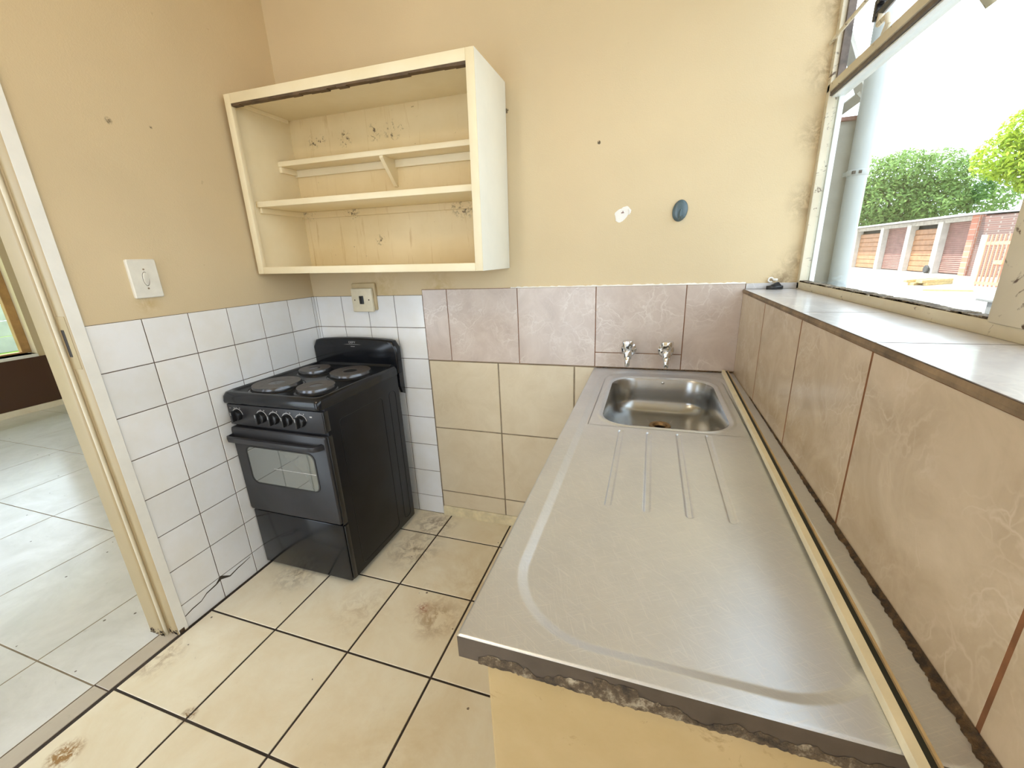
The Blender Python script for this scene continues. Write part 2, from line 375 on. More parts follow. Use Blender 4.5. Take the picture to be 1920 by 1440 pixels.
M['brick_wall'] = m_brick('shaded_red_brick', (.17, .08, .065), (.13, .08, .07), (.20, .17, .15), 1., .85, (PI / 2, 0, 0))  # red brick darkened in its colour for the unlit side
M['plank_wall'] = plain('white_precast_wall', (.36, .37, .34), .85, var=.12, scale=5)
M['pillar'] = plain('pale_concrete_pillar', (.56, .53, .48), .85, var=.12, scale=4)
M['door_orange'] = plain('rusty_orange_door_panel', (.34, .17, .085), .6, var=.25, scale=4)
M['door_brown'] = plain('red_brown_roller_door', (.23, .12, .10), .6, var=.2, scale=3)
M['dark_void'] = plain('dark_garage_interior', (.03, .028, .026), .9)
M['roof'] = plain('pale_roof_sheet', (.62, .61, .60), .6, var=.1, scale=3)
M['fascia'] = plain('weathered_fascia', (.42, .38, .33), .8, var=.2, scale=5)
M['gate'] = plain('orange_gate_paint', (.55, .25, .15), .6, var=.15)
M['white_post'] = plain('white_gate_post_paint', (.82, .82, .80), .6)
M['lumber'] = plain('yellow_timber', (.48, .35, .15), .7, var=.25, scale=12)
M['wheel'] = plain('dark_rubber', (.05, .05, .05), .7)
M['wood'] = plain('orange_brown_window_wood', (.42, .24, .09), .45, var=.2, scale=10)
M['bark'] = plain('grey_bark', (.13, .10, .08), .9, var=.3, scale=6)
def m_leaf(name, a, b):
    t = NT(name); g = t.n('ShaderNodeNewGeometry')
    t.set(Base_Color=t.ramp(g.outputs['Random Per Island'], [(0., a), (1., b)]), Roughness=.6)
    t.t.nodes.remove(t.out); t.out = t.n('ShaderNodeOutputMaterial'); tl = t.n('ShaderNodeBsdfTranslucent'); tl.inputs[0].default_value = (*b, 1)
    mx = t.n('ShaderNodeMixShader'); mx.inputs[0].default_value = .4; t.l(t.b.outputs[0], mx.inputs[1]); t.l(tl.outputs[0], mx.inputs[2]); t.l(mx.outputs[0], t.out.inputs[0]); return t.m
M['leaf_dark'] = m_leaf('mid_green_leaf', (.07, .15, .035), (.24, .38, .10))
M['leaf_lime'] = m_leaf('lime_green_leaf', (.13, .26, .015), (.42, .52, .04))

# ---------------------------------------------------------------- setting: walls, floors, ceiling
CEIL = 2.55
XO = -4.35                       # far wall of the next room
def wall_with_hole(name, ax, a0, a1, z0, z1, p, th, holes, mat):
    """slab in plane ax=p..p+th spanning a0..a1, z0..z1 with rectangular holes (a0,a1,z0,z1)"""
    As = sorted({a0, a1, *[h[0] for h in holes], *[h[1] for h in holes]}); Zs = sorted({z0, z1, *[h[2] for h in holes], *[h[3] for h in holes]})
    mb = MB()
    for i in range(len(As) - 1):
        for j in range(len(Zs) - 1):
            ca, cz = (As[i] + As[i + 1]) / 2, (Zs[j] + Zs[j + 1]) / 2
            if any(h[0] < ca < h[1] and h[2] < cz < h[3] for h in holes): continue
            if ax == 'x': mb.box(p, p + th, As[i], As[i + 1], Zs[j], Zs[j + 1])
            else: mb.box(As[i], As[i + 1], p, p + th, Zs[j], Zs[j + 1])
    return struct(name, mb, mat)
YR = -3.3
wall_with_hole('wall_back', 'y', -.115, 2.118, -.25, CEIL, 0, .14, [], M['wall'])
wall_with_hole('wall_left', 'x', YR, 0, -.05, CEIL, -.115, .115, [(-1.80, -.935, -.06, 2.05)], M['wall'])
WY0 = -3.15                      # near end of kitchen window, lengthened out of view for more daylight
wall_with_hole('wall_right', 'x', YR, 0, -.25, CEIL, 1.952, .17, [(WY0, .001, 1.158, 2.30)], M['wall'])
wall_with_hole('wall_rear', 'y', -4.5, 2.122, -.25, CEIL, YR - .14, .14, [(.06, 1.2, 0, 2.25), (-4.0, -.6, 0, 2.25)], M['wall'])  # unseen openings behind the camera, sized to let more daylight in
wall_with_hole('wall_far', 'x', YR, 3.2, .06, CEIL, XO - .2, .2, [(-2.2, .70, .575, 2.15)], M['wall'])
wall_with_hole('wall_side', 'y', XO - .2, -.115, -.05, CEIL, 3.2, .14, [], M['wall'])
wall_with_hole('wall_inner', 'x', 0.14, 3.2, -.05, CEIL, -.115, .115, [], M['wall'])
struct('ceiling', MB().box(-5.6, 2.13, YR - .15, 3.4, CEIL, CEIL + .12), M['ceiling'])

def tilemesh(name, frame, us, vs, gap, th, mats, skip=(), back=.0005, extra=None, ch=.0012, rec=.0022):
    """tiles laid between the joint positions us x vs as bevelled slabs on a grout bed; frame(u, v, d) -> xyz, d = height above the wall"""
    mb = MB()
    for i in range(len(us) - 1):
        for j in range(len(vs) - 1):
            if (i, j) in skip: continue
            a, b = us[i] + gap / 2, us[i + 1] - gap / 2; c_, d = vs[j] + gap / 2, vs[j + 1] - gap / 2
            if b - a < .004 or d - c_ < .004: continue
            r0 = [frame(a, c_, back), frame(b, c_, back), frame(b, d, back), frame(a, d, back)]
            r1 = [frame(a, c_, th - ch), frame(b, c_, th - ch), frame(b, d, th - ch), frame(a, d, th - ch)]
            r2 = [frame(a + ch, c_ + ch, th), frame(b - ch, c_ + ch, th), frame(b - ch, d - ch, th), frame(a + ch, d - ch, th)]
            mb.loft([r0, r1, r2], cap0=False)
    g = th - rec
    lo = [frame(us[0], vs[0], 0), frame(us[-1], vs[0], 0), frame(us[-1], vs[-1], 0), frame(us[0], vs[-1], 0)]
    hi = [frame(us[0], vs[0], g), frame(us[-1], vs[0], g), frame(us[-1], vs[-1], g), frame(us[0], vs[-1], g)]
    mb.loft([lo, hi], mi=1)
    if extra: extra(mb)
    return struct(name, mb, mats, smooth=0)

P0 = .152; T0 = 1.1658
rows = [0.0] + [T0 - k * P0 for k in range(7, -1, -1)]
ysL = [-.9335] + [-.0185 - k * P0 for k in range(5, -1, -1)] + [0.0]
TH = .004
tl = tilemesh('trim_1', lambda u, v, d: (d, u, v), ysL, rows, .003, TH, [M['white_tile'], M['grout']])
tl['label'] = 'white square wall tiles on the left wall beside the stove'
xsB = [.004, .0185, .1705, .3225, .4745, .628]
tb = tilemesh('trim_2', lambda u, v, d: (u, -d, v), xsB, rows, .0028, TH, [M['white_tile'], M['grout']])
tb['label'] = 'white square wall tiles on the back wall behind the stove'
# crack through the cut bottom row
mb = MB()
ck = [(-.93, .052), (-.90, .060), (-.865, .063), (-.84, .078), (-.80, .084), (-.775, .098), (-.74, .076), (-.70, .085), (-.67, .088), (-.64, .093)]
wd = [.002, .0025, .002, .0025, .003, .009, .003, .0025, .002, .0012]
for i in range(len(ck) - 1):
    (a, b), (c_, d) = ck[i], ck[i + 1]
    mb.box(0, 0, 0, 0, 0, 0) if False else None
    x = TH + .0004
    mb.quad((x, a, b - wd[i]), (x, c_, d - wd[i + 1]), (x, c_, d + wd[i + 1]), (x, a, b + wd[i]))
obj('crack', mb, M['crack'], tl, 0)
# cracked off corner near the door frame
# marbled band and cream tiles on the back wall
struct_p = tilemesh('trim_3', lambda u, v, d: (u, -d, v), [.629, .754, 1.088, 1.420, 1.7555, 1.951], [.859, .921, 1.190], .003, .006, [M['pink_tile'], M['grout_rust']],
    skip=[(i, j) for i in (0, 1, 2, 4) for j in (0, 1)],
    extra=lambda mb: [mb.loft([[(a, -.0005, .8605), (b, -.0005, .8605), (b, -.0005, 1.1885), (a, -.0005, 1.1885)],
                               [(a, -.0048, .8605), (b, -.0048, .8605), (b, -.0048, 1.1885), (a, -.0048, 1.1885)],
                               [(a + .0012, -.006, .8617), (b - .0012, -.006, .8617), (b - .0012, -.006, 1.1873), (a + .0012, -.006, 1.1873)]], cap0=False)
                      for a, b in ((.6305, .7525), (.7555, 1.0865), (1.0895, 1.4185), (1.757, 1.9495))])
struct_p['label'] = 'pinkish marbled tile band on the back wall behind the sink'
tc_ = tilemesh('trim_4', lambda u, v, d: (u, -d, v), [.630, .985, 1.3335, 1.68, 1.95], [.052, .146, .508, .857], .006, .005, [M['cream_tile'], M['grout_grey']])
tc_['label'] = 'cream square tiles low on the back wall beside the sink unit'
mb = MB(); n = 30
prev = None
mb.loft([[(.632 + 1.3 * i / n, -.012 - .001 * random.random(), 0), (.632 + 1.3 * i / n, -.012 - .001 * random.random(), .046), (.632 + 1.3 * i / n, -.006, .053 + .002 * random.random()), (.632 + 1.3 * i / n, 0, .053), (.632 + 1.3 * i / n, 0, 0)] for i in range(n + 1)])
mbp = MB(); random.seed(9); n_ = 90; rg = []
for i in range(n_ + 1):
    x = 1.06 + .89 * i / n_; h_ = random.uniform(.001, .005); d_ = random.uniform(.006, .008)
    rg.append([(x, 0, 1.1895), (x, -d_, 1.1892), (x, -d_ * .8, 1.1905 + h_ * .5), (x, -.0015, 1.191 + h_), (x, 0, 1.191 + h_)])
mbp.loft(rg)
obj('paint_bead', mbp, M['filler'], struct_p, 50)
bs = struct('baseboard_back', mb, [M['skirting']]); bs['label'] = 'chipped cream skirting under the cream tiles'
# tiled wall under the window
ysR = [-3.29, -2.968, -2.637, -2.306, -1.975, -1.643, -1.311, -.977, -.659, -.335, -.006]
tr_ = tilemesh('trim_5', lambda u, v, d: (1.952 - d, u, v), ysR, [.52, .849, 1.1585], .0055, .007, [M['beige_tile'], M['grout_rust']], ch=.0003, rec=.0001)
tr_['label'] = 'large beige marbled tiles below the window'
ysS = [-3.15, -2.62, -2.29, -1.96, -1.63, -1.305, -.975, -.64, -.008]
ts = tilemesh('trim_6', lambda u, v, d: (v, u, 1.1585 + d), ysS, [1.944, 2.122], .0035, .0115, [M['sill_tile'], M['grout']], ch=.0003, rec=.0001)
ts['label'] = 'glossy pale tiles on top of the window sill'
mb = MB(); n = 60
mb.loft([[(1.9435 - .0008 * random.random(), -3.15 + 3.14 * i / n, 1.1572), (1.9425 - .001 * random.random(), -3.15 + 3.14 * i / n, 1.1625), (1.9435, -3.15 + 3.14 * i / n, 1.1690), (1.9505, -3.15 + 3.14 * i / n, 1.1690), (1.9505, -3.15 + 3.14 * i / n, 1.1572)] for i in range(n + 1)])
struct('trim_7', mb, M['sill_edge'])['label'] = 'brown grouted front edge of the window sill'
struct('trim_8', MB().box(1.952, 2.118, -.006, 0, 1.170, 1.190, .001), M['sill_tile'])['label'] = 'thin tile upstand where sill meets the back wall'

# floors
SX, FX0 = .3322, .3434; SY, FY0 = .3321, -.1798
fxs = [.0, .0112] + [FX0 + k * SX for k in range(0, 6)]
fys = [YR] + [FY0 - k * SY for k in range(9, -1, -1)] + [0.0]
def fl_frame(u, v, d): return (u, v, d - .008)
f1 = tilemesh('floor', fl_frame, fxs, fys, .0075, .008, [M['floor_tile'], M['grout_dark']])
f1['label'] = 'cream floor tiles with black grout'
fo = tilemesh('floor_2', fl_frame, [XO - .01, -3.925, -3.336, -2.747, -2.158, -1.569, -.98, -.39, -.072], [YR, -2.94, -2.355, -1.77, -1.190, -.608, -.023, .56, 1.145, 1.73, 2.315, 3.2], .005, .008, [M['floor_pale'], M['grout_grey']], ch=.0005, rec=.0005)
fo['label'] = 'large pale polished floor tiles of the next room'
ft = tilemesh('trim_9', fl_frame, [-.072, .0], [-2.4, -1.80, -1.187, -.955, -.9], .004, .008, [M['threshold'], M['grout']])
ft['label'] = 'beige threshold strip in the doorway'

struct('floor_slab', MB().box(XO - .2, 2.10, YR - .1, 3.3, -.25, -.0085), M['grout_dark'])['label'] = 'screed under the floor tiles, added to stop light leaks'  # unseen slab added to keep light from leaking in at the wall
# door frame of pressed steel (no door leaf hung in it)
PRO = [(.006, -.9325), (.006, -.9655), (.003, -.968), (-.040, -.968), (-.044, -.972), (-.046, -.982), (-.050, -.986), (-.056, -.987), (-.118, -.987), (-.121, -.984), (-.121, -.935), (0, -.935)]
mb = MB(); mb.prism(PRO, 'z', 0.0, 2.06)
door = struct('door_1', mb, M['frame_paint'], smooth=40); door['label'] = 'cream steel door frame around the open doorway'
mb = MB().box(.0062, .0072, -.9655, -.9328, .004, 2.06, .0004)
obj('architrave_face', mb, M['frame_white'], door, 0)
mb = MB()
for k, (x, y, nx, ny) in enumerate(((-.0475, -.9745, 0, 0),)):
    mb.tube([(-.046, -.9765, .0), (-.046, -.9765, 2.03)], .0062, 10)
obj('stop_bead', mb, M['frame_bead'], door, 40)
mb = MB().box(-.042, .000, -.9695, -.968, 1.04, 1.20, .0005)
sp_ = obj('strike_plate', mb, M['frame_paint'], door, 0)
obj('latch_slot', MB().box(-.036, -.022, -.9702, -.9690, 1.078, 1.160), M['hole'], sp_, 0)
# rust at the foot
mb = MB()
for k in range(60):
    x = random.uniform(-.118, .0); y = -.9685 if x > -.04 else -.9875
    z = abs(random.gauss(0, .012)); s_ = random.uniform(.002, .006)
    mb.add([(x - s_, y - .0003, z), (x + s_, y - .0003, z + random.uniform(-.002, .002)), (x + s_ * .7, y - .0003, z + s_), (x - s_ * .6, y - .0003, z + s_ * 1.1)], [(0, 1, 2, 3)])
mb.box(.0065, .0078, -.9635, -.945, .001, .018, .0004)
obj('rust_patches', mb, M['mould'], door, 0)
mb = MB().prism([(x, -2.70 - y - .0 + .0) for x, y in PRO], 'z', 0, 2.06)
mb.v = [(x, -2.735 - y if False else y, z) for x, y, z in mb.v]
struct('door_2', mb, M['frame_paint'], smooth=40)['label'] = 'second jamb of the steel door frame'
struct('trim_10', MB().box(-.121, .006, -1.80, -.935, 2.02, 2.06, .002), M['frame_paint'])['label'] = 'head of the steel door frame'

# ---------------------------------------------------------------- kitchen window (steel frame)
win = struct('window_1', MB().box(2.108, 2.135, WY0, -.002, 1.1695, 1.1935, .003), M['win_paint'], smooth=30)
win['label'] = 'old steel kitchen window with flaking cream paint'
mb = MB()
for k in range(140):      # flaked putty line
    y = -.02 - .9 * random.random(); s_ = random.uniform(.004, .014); h = random.uniform(.001, .004)
    mb.box(2.110, 2.134, y - s_, y + s_, 1.1925, 1.1935 + h, .0006, seg=1)
obj('flaking_putty', mb, M['sealant'], win, 0)
mb = MB().box(2.108, 2.135, -.024, 0, 1.17, 2.30, .002); obj('side_frame', mb, M['win_paint'], win, 0)
mb = MB().box(2.1355, 2.150, -.030, -.004, 1.17, 1.745, .002); obj('outer_edge', mb, M['win_white'], win, 0)
mb = MB().box(2.120, 2.140, -.034, -.024, 1.775, 2.28, .001); obj('dark_jamb_strip', mb, M['win_dark'], win, 0)  # dark strip along the jamb above the transom
mb = MB().box(2.108, 2.140, WY0, -.002, 1.752, 1.776, .003); obj('transom', mb, M['win_paint'], win, 30)
mb = MB().box(2.112, 2.146, WY0, -.002, 1.741, 1.7515, .001); obj('transom_rebate', mb, M['win_dark'], win, 0)
mb = MB().box(2.118, 2.152, WY0, -.002, 1.7365, 1.7410, .001); obj('transom_lip', mb, M['win_white'], win, 0)
mb = MB().box(2.104, 2.150, -.975, -.905, 1.190, 2.29, .004); obj('mullion', mb, M['win_paint'], win, 30)
mb = MB().box(2.104, 2.150, -1.87, -1.80, 1.190, 2.29, .004); obj('mullion', mb, M['win_paint'], win, 30)
mb = MB().box(2.104, 2.150, -2.77, -2.70, 1.190, 2.29, .004); obj('mullion', mb, M['win_paint'], win, 30)
mb = MB().box(2.108, 2.140, WY0, -.002, 2.275, 2.30, .003); obj('head_frame', mb, M['win_paint'], win, 30)
for a, b in ((-.905, -.024), (-1.80, -.975), (-2.70, -1.87), (WY0, -2.77)):
    obj('pane', MB().box(2.128, 2.131, a, b, 1.190, 1.742), M['glass'], win, 0)
    # open top-hung sash above the transom
    th = math.radians(38); Lh = .48
    def sp(u, v, d): return (2.137 + v * math.sin(th) + d * math.cos(th), u, 2.27 - v * math.cos(th) + d * math.sin(th))
    mb = MB()
    for u0, u1, v0, v1 in ((a + .012, a + .04, 0, Lh), (b - .04, b - .012, 0, Lh), (a + .012, b - .012, 0, .025), (a + .012, b - .012, Lh - .028, Lh)):
        mb.loft([[sp(u0, v0, d), sp(u1, v0, d), sp(u1, v1, d), sp(u0, v1, d)] for d in (0, .018)])
    s_ = obj('top_sash', mb, M['win_paint'], win, 0)
    obj('sash_pane', MB().loft([[sp(u, v, d) for u, v in ((a + .03, .02), (b - .03, .02), (b - .03, Lh - .02), (a + .03, Lh - .02))] for d in (.008, .011)]), M['glass'], s_, 0)
# sash stay: bar, catch and bracket
obj('burglar_bar', MB().tube([(2.098, .0, 1.886), (2.098, WY0, 1.886)], .005, 8), M['win_paint'], win, 40)
obj('burglar_bar', MB().tube([(2.098, .0, 2.05), (2.098, WY0, 2.05)], .005, 8), M['win_paint'], win, 40)
st_ = obj('stay_arm', MB().tube([(2.112, -.275, 1.832), (2.112, -.35, 1.836), (2.112, -.62, 1.840)], .008, 8), M['black'], win, 40)
obj('stay_catch', MB().box(2.103, 2.121, -.284, -.270, 1.822, 1.866, .003).box(2.103, 2.121, -.300, -.284, 1.852, 1.866, .003), M['black'], st_, 30)
obj('stay_bracket', MB().tube([(2.112, -.300, 1.836), (2.110, -.298, 1.816), (2.108, -.302, 1.806), (2.108, -.345, 1.806), (2.110, -.350, 1.790), (2.112, -.330, 1.774)], .006, 8), M['win_paint'], win, 40)

# ---------------------------------------------------------------- next room: far window, brick sill wall
w2 = struct('window_2', MB().box(XO - .15, XO - .09, .63, .70, .585, 2.15, .004), M['wood']); w2['label'] = 'wood framed window of the next room'
obj('bottom_rail', MB().box(XO - .15, XO - .09, -2.2, .63, .585, .60, .003), M['wood'], w2, 0)
obj('side_post', MB().box(XO - .15, XO - .09, -2.2, -2.13, .60, 2.15, .004), M['wood'], w2, 0)
obj('centre_post', MB().box(XO - .15, XO - .09, -.8, -.74, .60, 2.15, .004), M['wood'], w2, 0)
obj('pane', MB().box(XO - .125, XO - .121, -2.13, .63, .60, 2.15), M['glass'], w2, 0)
obj('sill_board', MB().box(XO - .2, XO + .012, -2.2, .70, .545, .575, .003), M['frame_white'], w2, 0)
struct('wall_brick', MB().box(XO, XO + .008, -3.3, 3.2, .062, .545), M['brick_dark'])['label'] = 'dark brown glossy brick facing under the far window'
struct('baseboard_far', MB().box(XO, XO + .014, -3.3, 3.2, 0, .060, .002), M['floor_tile'])['label'] = 'tile skirting under the dark brick facing'

# ---------------------------------------------------------------- wall cabinet
A = (.013, 0, 1.290)
W_, H_, D_ = 1.046, .668, .30
cabt = thing('wall_cabinet', 'open cream wooden wall cabinet with shelves and no doors, above the stove', 'cabinet', A)
def cb(x0, x1, y0, y1, z0, z1, b=.0015): return MB().box(A[0] + x0, A[0] + x1, -y1, -y0, A[2] + z0, A[2] + z1, b)
mb = cb(0, .016, .002, D_ - .018, 0, H_); obj('side_panel', mb, M['cab'], cabt, 30)
mb = cb(W_ - .016, W_, .002, D_ - .002, 0, H_); obj('side_panel', mb, M['cab_window_lit'], cabt, 30)['label'] = 'outer side panel coloured whiter for window light'
obj('top_panel', cb(.016, W_ - .016, .002, D_ - .018, H_ - .018, H_), M['cab'], cabt, 30)
obj('bottom_panel', cb(.016, W_ - .016, .002, D_ - .018, .004, .024), M['cab'], cabt, 30)
obj('back_panel', cb(.016, W_ - .016, .002, .006, .024, H_ - .018, 0), M['cab_back'], cabt, 0)
mb = cb(0, .030, D_ - .018, D_, 0, H_)
for q in ((W_ - .030, W_ - .0005, D_ - .018, D_, 0, H_), (.030, W_ - .030, D_ - .018, D_, H_ - .034, H_), (.030, W_ - .030, D_ - .018, D_, 0, .028)):
    m2 = cb(*q); mb.add(m2.v, m2.f)
obj('face_frame', mb, M['cab'], cabt, 30)
mb = MB()
for i in range(24):
    x = .030 + (W_ - .06) * i / 24; m2 = cb(x, x + (W_ - .06) / 24, D_ - .022, D_ - .001, H_ - .044 + .004 * random.random(), H_ - .034, 0); mb.add(m2.v, m2.f)
obj('door_track', mb, M['track'], cabt, 0)
s1 = obj('shelf', cb(.016, W_ - .016, .006, .108, .448, .468), M['cab'], cabt, 30)
s2 = obj('shelf', cb(.016, W_ - .016, .006, .262, .268, .290), M['cab'], cabt, 30)
obj('batten', cb(.016, W_ - .016, .006, .018, .418, .448), M['cab'], cabt, 0)
obj('batten', cb(.016, .030, .018, .105, .424, .448), M['cab'], cabt, 0)
obj('batten', cb(.016, W_ - .016, .006, .018, .240, .268), M['cab_back'], cabt, 0)
obj('batten', cb(.016, .030, .018, .25, .246, .268), M['cab'], cabt, 0)
obj('batten', cb(.016, .028, .02, D_ - .03, H_ - .032, H_ - .018), M['cab'], cabt, 0)
mb = MB().prism([(-.018, A[2] + .418), (-.100, A[2] + .448), (-.018, A[2] + .448), ], 'x', A[0] + .535, A[0] + .549)
mb = MB().prism([(-.006, A[2] + .345), (-.018, A[2] + .345), (-.104, A[2] + .440), (-.104, A[2] + .448), (-.006, A[2] + .448)], 'x', A[0] + .536, A[0] + .552)
obj('shelf_bracket', mb, M['cab'], cabt, 0)
cabt.rotation_euler = (0, .0178, 0)

# ---------------------------------------------------------------- stove
ST = (.25, -.32, 0)
stove = thing('electric_stove', 'black electric stove with four hotplates, standing in the tiled corner', 'stove', ST)
X0, X1, Y0, Y1 = .010, .492, -.562, -.075
mb = MB().box(X0 + .004, X1, Y0, Y1, .022, .800, .006)
body = obj('body', mb, M['enamel_side'], stove, 30)
for (a, b_) in ((-.165, -.110), (-.50, -.215)):
    mb = MB()
    ring = rrect(a, b_, .05, .735, .02, 5); ring2 = rrect(a + .004, b_ - .004, .054, .731, .018, 5)
    mb.loft([[(X1 - .0005, u, v_) for u, v_ in ring], [(X1 + .0012, u, v_) for u, v_ in rrect(a + .002, b_ - .002, .052, .733, .019, 5)], [(X1 - .0002, u, v_) for u, v_ in ring2]], False, False)
    obj('pressed_panel_line', mb, M['enamel_side'], body, 50)
for k in range(4):
    cx_, cy_ = ((X0 + .04, Y0 + .04), (X1 - .04, Y0 + .04), (X0 + .04, Y1 - .04), (X1 - .04, Y1 - .04))[k]
    obj('foot', MB().lathe([(.016, 0), (.018, .004), (.014, .024)], (cx_, cy_, 0), 'z', 16), M['black'], stove)
# hob: rounded pressed tray
mb = MB()
rings = []
for x0, x1, y0, y1, z, r in ((.002, .491, -.585, -.062, .799, .016), (.002, .491, -.588, -.060, .807, .018), (.003, .490, -.586, -.060, .826, .020), (.008, .486, -.578, -.062, .841, .024), (.016, .478, -.566, -.066, .8445, .028), (.028, .470, -.552, -.070, .838, .026), (.034, .464, -.545, -.074, .8325, .022)):
    rings.append([(u, v_, z) for u, v_ in rrect(x0, x1, y0, y1, r, 6)])
mb.loft(rings)
hob = obj('hob_top', mb, M['enamel'], stove, 60)
for (hx, hy, hr) in ((.153, -.447, .094), (.135, -.212, .071), (.348, -.224, .090), (.362, -.450, .074)):
    mb = MB().lathe([(hr * .97, .8325), (hr * 1.03, .834), (hr * 1.035, .840), (hr * 1.0, .8475), (hr * .985, .851)], (hx, hy, 0), 'z', 48)
    hp = obj('hotplate', mb, M['plate_rim'], stove, 40)
    pr = [(hr * .985, .850), (hr * .97, .8525), (hr * .36, .8525), (hr * .33, .8505), (.0001, .8502)]
    obj('cooking_face', MB().lathe(pr, (hx, hy, 0), 'z', 48, caps=False), M['plate_iron'], hp, 20)
    mb = MB().lathe([(hr * 1.16, .8326), (hr * 1.14, .8345), (hr * 1.05, .835), (hr * 1.04, .8335)], (hx, hy, 0), 'z', 48, caps=False)
    obj('spill_ring', mb, M['enamel'], hp, 50)
# splash back
mb = MB(); N_ = 24
def bow(u): return .958 + .012 * (1 - (2 * u - 1) ** 2)
out = []
for u in [i / N_ for i in range(N_ + 1)]:
    x = .004 + .490 * u; e = min(u, 1 - u) * .49; c_ = .0 if e > .035 else .035 - math.sqrt(max(0, .035 ** 2 - (.035 - e) ** 2))
    out.append((x, bow(u) - c_))
poly = [(.494, .80)] + [(.494, .80)] * 0 + list(reversed(out)) + [(.004, .80)]
def inset(pl, d):
    cx_, cz_ = .249, .87
    return [(cx_ + (x - cx_) * (1 - d / .245), cz_ + (z - cz_) * (1 - d / .09)) for x, z in pl]
mb.loft([[(x, -.030, z) for x, z in poly], [(x, -.058, z) for x, z in poly], [(x, -.064, z) for x, z in inset(poly, .004)], [(x, -.066, z) for x, z in inset(poly, .009)]])
sb = obj('splashback', mb, M['enamel'], stove, 45)
mb = MB().prism([(-.030, .80), (-.064, .80), (-.064, .74), (-.050, .700), (-.030, .690)], 'x', .480, .494)
obj('splashback_bracket', MB().prism([(-.030, .80), (-.064, .80), (-.064, .74), (-.050, .700), (-.030, .690)], 'x', .004, .018), M['enamel'], sb, 30)
obj('splashback_bracket', mb, M['enamel'], sb, 30)
def text_mesh(body_, size, frame, depth=.0004):
    cu = bpy.data.curves.new('lettering', 'FONT'); cu.body = body_; cu.size = size; cu.align_x = 'CENTER'; cu.fill_mode = 'FRONT'
    o = bpy.data.objects.new('lettering', cu); COL.objects.link(o)
    dg = bpy.context.evaluated_depsgraph_get(); me = o.evaluated_get(dg).to_mesh()
    mb = MB().add([frame(v.co.x, v.co.y) for v in me.vertices], [tuple(p.vertices) for p in me.polygons])
    bpy.data.objects.remove(o); return mb
obj('brand_lettering', text_mesh('DEFY', .0145, lambda u, v_: (.248 + u * 1.2, -.0664, .9435 + v_)), M['mark'], sb, 0, fix=False)
mb = MB(); L_ = 24
up_ = [(.248 + .052 * (2 * i / L_ - 1), .9375 + .0016 * (1 - (2 * i / L_ - 1) ** 2)) for i in range(L_ + 1)]
lo_ = [(x, .9362 + .0004 * 0 + .0002) if False else (x, z - .0016 * (1 - ((x - .248) / .052) ** 2)) for x, z in up_]
mb.add([(x, -.0664, z) for x, z in up_] + [(x, -.0664, z) for x, z in lo_], [(i, i + 1, L_ + 2 + i, L_ + 1 + i) for i in range(L_)])
obj('brand_swoosh', mb, M['mark'], sb, 0)
mb = MB()
for k in range(7):
    mb.box(.238 + k * .0033, .2404 + k * .0033, -.0666, -.0662, .9268, .9294 - .0008 * (k % 2))
obj('small_print', mb, M['mark'], sb, 0)
# control panel
mb = MB().box(X0, X1 - .001, -.577, -.560, .703, .792, .004)
cp = obj('control_panel', mb, M['panel'], stove, 30)
for i, kx in enumerate((.062, .190, .255, .321, .387)):
    r = .0225
    kz = .748
    mb = MB().lathe([(r, -.577), (r, -.586), (r * .9, -.592), (r * .55, -.594)], (kx, 0, kz), 'y', 32)
    kn = obj('knob', mb, M['black'], stove, 40)
    obj('knob_grip', MB().box(kx - .0055, kx + .0055, -.607, -.590, kz - r * .95, kz + r * .95, .003), M['black'], kn, 30)
    obj('pointer_mark', MB().box(kx - .0012, kx + .0012, -.6076, -.6070, kz + r * .3, kz + r * .9), M['mark'], kn, 0)
    mb = MB(); n_ = 26; r1, r2 = r * 1.13, r * 1.27
    aa = [math.radians(5 + 170 * k / n_) for k in range(n_ + 1)]
    mb.add([(kx + r1 * math.cos(a), -.5776, kz + r1 * math.sin(a)) for a in aa] + [(kx + r2 * math.cos(a), -.5776, kz + r2 * math.sin(a)) for a in aa], [(k, k + 1, n_ + 2 + k, n_ + 1 + k) for k in range(n_)])
    mb.box(kx - .0008, kx + .0008, -.5779, -.5774, kz + r * 1.25, kz + r * 1.5)
    mb.box(kx + .016, kx + .0195, -.5779, -.5774, kz + r * 1.2, kz + r * 1.42)
    obj('dial_marking', mb, M['mark'], cp, 0)
obj('dial_marking', MB().box(.024, .030, -.5779, -.5774, .774, .7765).box(.048, .052, -.5779, -.5774, .776, .7795), M['mark'], cp, 0)
obj('indicator_lamp', MB().box(.432, .444, -.5790, -.5765, .766, .772, .0012), M['mark'], cp, 0)
# oven door with window and handle
mb = MB(); zo0, zo1 = .305, .693
ring = rrect(X0 - .002, X1 - .001, zo0, zo1, .010, 4); hole = rrect(.072, .418, .448, .612, .028, 6)
mb.loft([[(u, -.560, v_) for u, v_ in ring], [(u, -.580, v_) for u, v_ in ring], [(u, -.584, v_) for u, v_ in rrect(X0 + .002, X1 - .005, zo0 + .004, zo1 - .004, .009, 4)]])
od = obj('oven_door', mb, M['panel'], stove, 40)
mb = MB(); h2 = rrect(.066, .424, .442, .618, .032, 6)
mb.loft([[(u, -.5838, v_) for u, v_ in h2], [(u, -.5860, v_) for u, v_ in h2], [(u, -.5860, v_) for u, v_ in hole], [(u, -.5842, v_) for u, v_ in hole]], False, False)
obj('window_gasket', mb, M['black'], od, 30)
mb = MB(); mb.loft([[(u, -.5838, v_) for u, v_ in hole], [(u, -.5846, v_) for u, v_ in hole]])
obj('oven_window', mb, M['oven_glass'], od, 0)
obj('rack_shelf', MB().box(.20, .415, -.58475, -.58462, .523, .5255), M['mark'], od, 0)
mb = MB()
